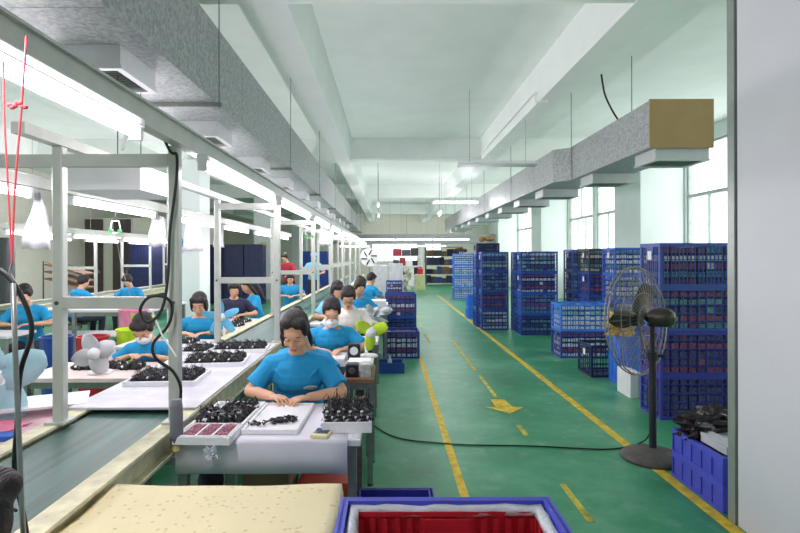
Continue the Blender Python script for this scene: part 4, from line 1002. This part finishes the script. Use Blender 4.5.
# ------------------------------------------------------------------ people
def limb(b, pts, rs, n=12):
    for i in range(len(pts)-1): b.cone(pts[i], pts[i+1], rs[i], rs[i+1], n)
    for p, r in zip(pts, rs): b.ell(p, (r, r, r), nu=n, nv=7)
def V(*a): return Vector(a)
def person(x, y, rz, label, shirt=SHIRT, hair='short', lean=.10, nod=.6, turn=0, handL=(.06, -.38, .80), handR=(-.06, -.38, .80), stand=False, mask=False, vox=.012, trousers=TROUS, glasses=False, cap=None, back_text=False, logo=False, seat=True, drop=0.0, elb=.29, stool_col=DGREY):
    """local frame: faces -Y"""
    t = thing('person', label, 'person', (x, y, 0), rz)
    zp = .50 if not stand else .92
    P0 = V(0, .02, zp); P1 = V(0, -.01-lean*.35, zp+.17); P2 = V(0, -.02-lean*.8, zp+.36); N0 = V(0, -lean, zp+.50-drop); N1 = V(0, -lean-.03, zp+.57-drop); P2.z -= drop*.5
    HC = V(0, -lean-.06-.05*nod, zp+.665-.03*nod-drop)
    R = (Euler((nod, 0, turn)).to_matrix() if True else None)
    R = Matrix.Rotation(turn, 3, 'Z') @ Matrix.Rotation(nod, 3, 'X')
    SH = [V(s*.16, -lean+.01, zp+.432-drop) for s in (-1, 1)]
    hands = [V(*handR), V(*handL)]
    detail = vox <= .0065
    elbows = []
    for s, sh, h in zip((-1, 1), SH, hands):
        mid = (sh+h)/2; e = V(s*elb, mid.y+.06, min(mid.z-.06, sh.z-.2)); e.z = max(e.z, min(h.z-.01, sh.z-.1)) if not stand else e.z
        elbows.append(e)
    b = MB()
    # torso
    for p, r in ((P0, (.165, .125, .12)), (P0.lerp(P1, .5), (.145, .11, .12)), (P1, (.135, .10, .12)), (P1.lerp(P2, .5), (.14, .10, .12)), (P2, (.15, .102, .12)), (P2.lerp(N0, .45), (.148, .092, .09))):
        b.ell(p, r)
    limb(b, [SH[0], N0+V(0, .005, -.03), SH[1]], [.05, .065, .05])
    limb(b, [N0-V(0, -.005, .02), N1, HC+V(0, .02, -.05)], [.058, .047, .05])
    # head
    H = lambda a, c, d: HC + R @ V(a, c, d)
    b.ell(H(0, .012, .03), (.073, .092, .088), R); b.ell(H(0, -.022, -.03), (.060, .066, .078), R); b.ell(H(0, -.045, -.085), (.034, .033, .028), R)
    b.ell(H(0, -.078, .035), (.048, .018, .022), R)
    b.cone(H(0, -.083, .015), H(0, -.106, -.022), .008, .013, 8); b.ell(H(0, -.1, -.026), (.015, .012, .009), R)
    for s in (-1, 1):
        b.ell(H(s*.038, -.062, -.03), (.022, .022, .022), R); b.ell(H(s*.075, .012, -.005), (.009, .017, .028), R)
        b.ell(H(s*.029, -.077, .004), (.016, .010, .009), R)
    b.ell(H(0, -.088, -.055), (.022, .009, .006), R); b.ell(H(0, -.085, -.066), (.018, .010, .007), R)
    for s, sh, e, h in zip((-1, 1), SH, elbows, hands):
        fdir = (h-e).normalized(); wr = h - fdir*.075
        limb(b, [sh, sh.lerp(e, .5), e, e.lerp(wr, .3), wr], [.05, .043, .037, .036, .024])
        # palm and fingers
        side = fdir.cross(V(0, 0, 1)).normalized(); dn = side.cross(fdir).normalized()
        Rm = Matrix((side, fdir, dn)).transposed()
        b.ell(wr+fdir*.045, (.036, .048, .015), Rm)
        for k, L in enumerate((.058, .07, .066, .052)):
            o_ = (k-1.5)*.0195; r0 = max(.0078, vox*.95)
            a0 = wr+fdir*.075+side*o_; cur = .35+.12*k
            a1 = a0+fdir*L*.5+side*o_*.12-dn*L*.12; a2 = a1+fdir*L*.33-dn*L*cur*.6; a3 = a2+fdir*L*.12-dn*L*.33
            if vox > .009 and k in (1, 3): continue
            limb(b, [a0, a1, a2, a3], [r0*1.1, r0, r0*.92, r0*.8], 8)
        ts = -s*1.0 if side.x > 0 else s*1.0
        a0 = wr+fdir*.025+side*ts*.028; a1 = a0+fdir*.03+side*ts*.022-dn*.008; a2 = a1+fdir*.028+side*ts*(-.004)-dn*.012
        r0 = max(.009, vox*.95); limb(b, [a0, a1, a2], [r0*1.3, r0*1.1, r0*.85], 8)
    # legs
    KN = [V(s*.115, -.40, .49) if not stand else V(s*.09, -.02, .48) for s in (-1, 1)]
    AN = [V(s*.12, -.36, .075) if not stand else V(s*.10, .02, .08) for s in (-1, 1)]
    HP = [V(s*.085, 0, zp-.01) for s in (-1, 1)]
    for hp, k, a in zip(HP, KN, AN):
        limb(b, [hp, hp.lerp(k, .5), k, k.lerp(a, .35), a], [.08, .072, .053, .05, .034])
        limb(b, [a+V(0, .02, -.04), a+V(0, -.10, -.052)], [.032, .022])
    put(remesh(b, vox, 'body', SKIN), 'body', t)
    # shirt
    b = MB(); g = .013
    for p, r in ((P0+V(0, 0, .03), (.158, .122, .10)), (P0.lerp(P1, .5), (.150, .116, .12)), (P1, (.143, .108, .12)), (P1.lerp(P2, .5), (.148, .107, .12)), (P2, (.158, .109, .12)), (P2.lerp(N0, .4), (.155, .099, .085))):
        b.ell(p, (r[0]+g*.6, r[1]+g*.5, r[2]))
    limb(b, [SH[0], N0+V(0, .012, -.05), SH[1]], [.066, .084, .066])
    b.cone(N0+V(0, .012, -.055), N0+V(0, .002, .012), .095, .067, 20)
    for sh, e in zip(SH, elbows):
        q = sh.lerp(e, .80); limb(b, [sh, sh.lerp(e, .45)], [.062, .060]); b.cone(sh.lerp(e, .45), q, .060, .066, 14)
        if detail:   # sleeve folds
            for kk in (.3, .5, .66): c_ = sh.lerp(e, kk); b.ell(c_+V(0, -.03, .0), (.045, .03, .010), Euler((.3, .5 if sh.x > 0 else -.5, 0)).to_matrix())
    if detail:
        for kk, (fx, fz, an) in enumerate(((-.07, .30, .5), (.07, .30, -.5), (-.04, .22, .35), (.05, .20, -.3), (0, .14, .1), (-.09, .38, .8), (.09, .38, -.8))):
            b.ell((fx, -.10-lean*(fz/.5)-.005, zp+fz), (.06, .022, .010), Euler((0, an, 0)).to_matrix())
    sm_ = remesh(b, max(vox, .006), 'shirt', shirt, sm_it=3); so = put(sm_, 'shirt', t)
    if logo:
        yy = -.125-lean*.75
        b = MB()
        lt = bpy.data.curves.new('logo_text', 'FONT'); lt.body = 'ADENA'; lt.size = .022; lt.extrude = .0008; lt.align_x = 'CENTER'
        lo = bpy.data.objects.new('tmp', lt); COL.objects.link(lo); lme = bpy.data.meshes.new_from_object(lo.evaluated_get(bpy.context.evaluated_depsgraph_get())); bpy.data.objects.remove(lo)
        lme.materials.clear(); lme.materials.append(DGREY)
        d = MB().ell((0, 0, 0), (.042, .003, .013), nu=20).build('logo', WHITE, so, smooth=True)
        l2 = put(lme, 'logo_text', so)
        # sit it on the cloth
        n_ = V(.085, yy, zp+.31)
        best = min(sm_.vertices, key=lambda v_: (v_.co.x-.085)**2+(v_.co.z-(zp+.31))**2+(0 if v_.co.y < -.05 else 9))
        nr = best.normal
        M = Matrix.Translation(best.co+nr*.002) @ nr.to_track_quat('-Y', 'Z').to_matrix().to_4x4()
        d.matrix_local = M; l2.matrix_local = M @ Matrix.Translation((0, -.003, -.007)) @ Matrix.Rotation(PI/2, 4, 'X')
    if back_text:
        b = MB()
        for k, wd in enumerate((.09, .12)): b.obox((0, .118-lean*.6-.0, zp+.34-k*.035), (wd, .012, .014), (lean, 0, 0))
        b.build('back_print', WHITE, so)
    # trousers
    b = MB()
    b.ell(P0+V(0, 0, -.01), (.175, .135, .10))
    for hp, k, a in zip(HP, KN, AN): limb(b, [hp, hp.lerp(k, .5), k], [.09, .082, .064]); b.cone(k, a+V(0, 0, .03), .062, .048, 12)
    put(remesh(b, max(vox, .01), 'trousers', trousers), 'trousers', t)
    for a in AN:
        b = MB(); limb(b, [a+V(0, .03, -.037), a+V(0, -.12, -.045)], [.038, .03]); put(remesh(b, max(vox, .01), 'shoe', DGREY), 'shoe', t)
    # hair
    b = MB()
    b.ell(H(0, .028, .046), (.083, .097, .083), R); b.ell(H(0, .05, .0), (.079, .070, .082), R)
    if hair in ('ponytail', 'bun'):
        b.ell(H(0, .118, .075), (.03, .026, .028), R)
        for s in (-1, 1): b.ell(H(s*.03, -.018, .085), (.05, .05, .03), R); b.ell(H(s*.066, -.004, .035), (.018, .045, .055), R)
        if hair == 'ponytail':
            b.cone(H(0, .115, .08), H(0, .15, .05), .022, .026, 10); b.cone(H(0, .15, .05), H(0, .15, -.06), .026, .012, 10)
            for s in (-1, 1): limb(b, [H(s*.076, .01, .02), H(s*.084, .005, -.05), H(s*.088, .0, -.11)], [.012, .017, .007], 8)
        else: b.ell(H(0, .11, .07), (.035, .03, .035), R)
    elif hair == 'short':
        for s in (-1, 1): b.ell(H(s*.035, -.035, .078), (.045, .045, .034), R); b.ell(H(s*.068, .0, .025), (.018, .045, .055), R)
        b.ell(H(0, -.05, .076), (.05, .034, .028), R)
    elif hair == 'bob':
        for s in (-1, 1): b.ell(H(s*.04, -.05, .075), (.044, .038, .036), R); b.ell(H(s*.072, .0, -.01), (.022, .055, .085), R)
        b.ell(H(0, -.062, .068), (.05, .028, .032), R); b.ell(H(0, .06, -.03), (.08, .05, .07), R)
    elif hair == 'long':
        for s in (-1, 1): b.ell(H(s*.04, -.045, .078), (.042, .034, .03), R); limb(b, [H(s*.07, .01, .03), H(s*.08, .02, -.08), H(s*.07, .04, -.2)], [.025, .03, .02])
        limb(b, [H(0, .08, .03), H(0, .1, -.1), H(0, .1, -.3)], [.06, .06, .03])
    put(remesh(b, max(vox, .006), 'hair', HAIR), 'hair', t)
    if vox < .011 and not mask or vox < .009:
        for s in (-1, 1):
            pts_ = [H(s*(.029+dx), -.0865+abs(dx)*.35-.001, .003-.25*abs(dx)) for dx in (-.015, -.008, 0, .008, .015)]
            MB().tube(pts_, .0016, 5).build('eyelashes', LASH, t)
            pts_ = [H(s*(.031+dx), -.093+abs(dx)*.5, .035-.2*abs(dx)) for dx in (-.018, -.009, 0, .009, .018)]
            MB().tube(pts_, .0028, 5).build('eyebrow', LASH, t)
        if not mask:
            b = MB(); b.ell(H(0, -.0965, -.055), (.021, .004, .0045), R); b.ell(H(0, -.094, -.064), (.017, .004, .005), R); b.build('lips', LIP, t, smooth=True)
    if mask:
        b = MB(); b.ell(H(0, -.050, -.060), (.066, .068, .057), R); b.ell(H(0, -.09, -.038), (.032, .034, .034), R)
        o = put(remesh(b, max(vox, .006), 'face_mask', MASKM), 'face_mask', t)
        b = MB()
        for s in (-1, 1): b.tube([H(s*.05, -.07, -.03), H(s*.078, .0, .0), H(s*.08, .02, -.01)], .002, 5)
        b.build('mask_strap', MASKM, t)
    if glasses:
        b = MB()
        for s in (-1, 1): b.tube([H(s*.03+.02*math.cos(a), -.102, .004+.016*math.sin(a)) for a in [2*PI*i/12 for i in range(13)]], .0018, 5); b.tube([H(s*.05, -.1, .006), H(s*.078, 0, .01)], .0016, 5)
        b.tube([H(-.01, -.104, .006), H(.01, -.104, .006)], .0016, 5); b.build('glasses', BLK, t)
    if cap:
        b = MB(); b.ell(H(0, .02, .07), (.098, .11, .07), R); b.ell(H(0, -.09, .05), (.07, .06, .012), R); put(remesh(b, .01, 'cap', cap), 'cap', t)
    if seat and not stand:
        st = thing('stool', 'stool under the ' + label[:1].lower() + label[1:], 'stool', (x+math.sin(rz)*-.03, y+.03, 0), rz)
        MB().bbox(-.15, .15, -.14, .14, .37, .392, .01).build('seat', stool_col, st)
        for sx in (-1, 1):
            for sy in (-1, 1): MB().box(sx*.125-.012, sx*.125+.012, sy*.115-.012, sy*.115+.012, 0, .37).build('leg', STEEL2, st)
        st['label'] = 'low stool under ' + label.split(',')[0]
    return t
person(-.555, 3.47, 0, 'ponytailed woman in blue shirt, head bowed over black clips at the front table', hair='ponytail', lean=.16, nod=.56, turn=-.06, handL=(.045, -.42, .795), handR=(-.06, -.42, .80), vox=.0045, logo=True, elb=.275, trousers=BRWN)
person(-.60, 4.12, -.25, 'person in blue shirt mostly hidden right behind the ponytailed woman', hair='bun', lean=.12, nod=.8, handL=(.16, -.25, .78), handR=(-.05, -.3, .78), vox=.010, elb=.26, drop=.09)
person(-.52, 4.98, .1, 'woman in blue shirt and white mask at the aisle-side table', hair='bun', lean=.12, nod=.6, mask=True, vox=.007, drop=.04)
person(-.46, 6.15, .1, 'person in white shirt with glasses working at the aisle side', shirt=SHIRTW, hair='short', lean=.12, nod=.6, glasses=True, vox=.010)
person(-.74, 7.45, .3, 'dark-haired worker in blue shirt behind the white-shirted person, left one', hair='bob', vox=.014, shirt=SHIRTL)
person(-.47, 7.85, .35, 'blue-shirted worker turned aside behind the white-shirted person', hair='bun', vox=.014)
person(-.50, 8.95, .3, 'man in blue shirt with short black hair looking down, farther along the line', hair='short', vox=.014, nod=.35)
person(-.45, 10.7, 2.5, 'blue-shirted worker seen from behind near the round white fan', hair='short', vox=.016, back_text=True)
person(-2.03, 4.78, 0, 'worker in blue shirt and mask behind the looped cord, left of the conveyor', hair='short', lean=.20, nod=.85, mask=True, vox=.008, drop=.13)
person(-2.05, 6.0, .1, 'woman with short bowl-cut hair in blue shirt, left of the conveyor', hair='bob', lean=.12, nod=.45, vox=.008, drop=.06)
person(-2.2, 7.7, .3, 'worker in dark navy clothes behind the sky-blue fan', shirt=SHIRTN, hair='short', vox=.014)
person(-1.98, 8.35, -1.1, 'woman with long dark hair in blue shirt, seated sideways', hair='long', vox=.014, nod=.5)
person(-2.05, 11.3, .2, 'small blue-shirted worker facing the camera left of the far conveyor', hair='short', vox=.016)
person(-4.45, 6.75, .2, 'blue-shirted worker with black hair at far left behind the metal rod', hair='short', vox=.012, nod=.6, lean=.12)
person(-7.3, 9.4, .2, 'blue-shirted worker half hidden at the left behind the roll', hair='short', vox=.016)
person(-5.6, 9.75, 2.7, 'blue-shirted worker seen from behind through the first frame', hair='short', vox=.014, back_text=True, lean=.04, nod=.3)
person(-4.95, 10.5, -.1, 'blue-shirted worker with head bowed, right of the one seen from behind', hair='short', vox=.014, nod=.8)
person(-2.6, 14.2, -.4, 'standing person in dark red shirt beyond the second frame', shirt=SHIRTR, hair='short', stand=True, vox=.016, handL=(.12, -.3, 1.1), handR=(-.12, -.3, 1.1))
person(-2.1, 15.2, .2, 'standing worker in pale blue coat and cap beyond the third frame', shirt=SHIRTL, hair='short', stand=True, vox=.016, cap=SHIRTL, handL=(.12, -.3, 1.1), handR=(-.12, -.3, 1.1))
person(-.675, .70, PI, 'person in the near left corner, only dark hair in view', hair='short', lean=.05, nod=.2, handL=(.12, -.3, .60), handR=(-.12, -.3, .60), vox=.010)
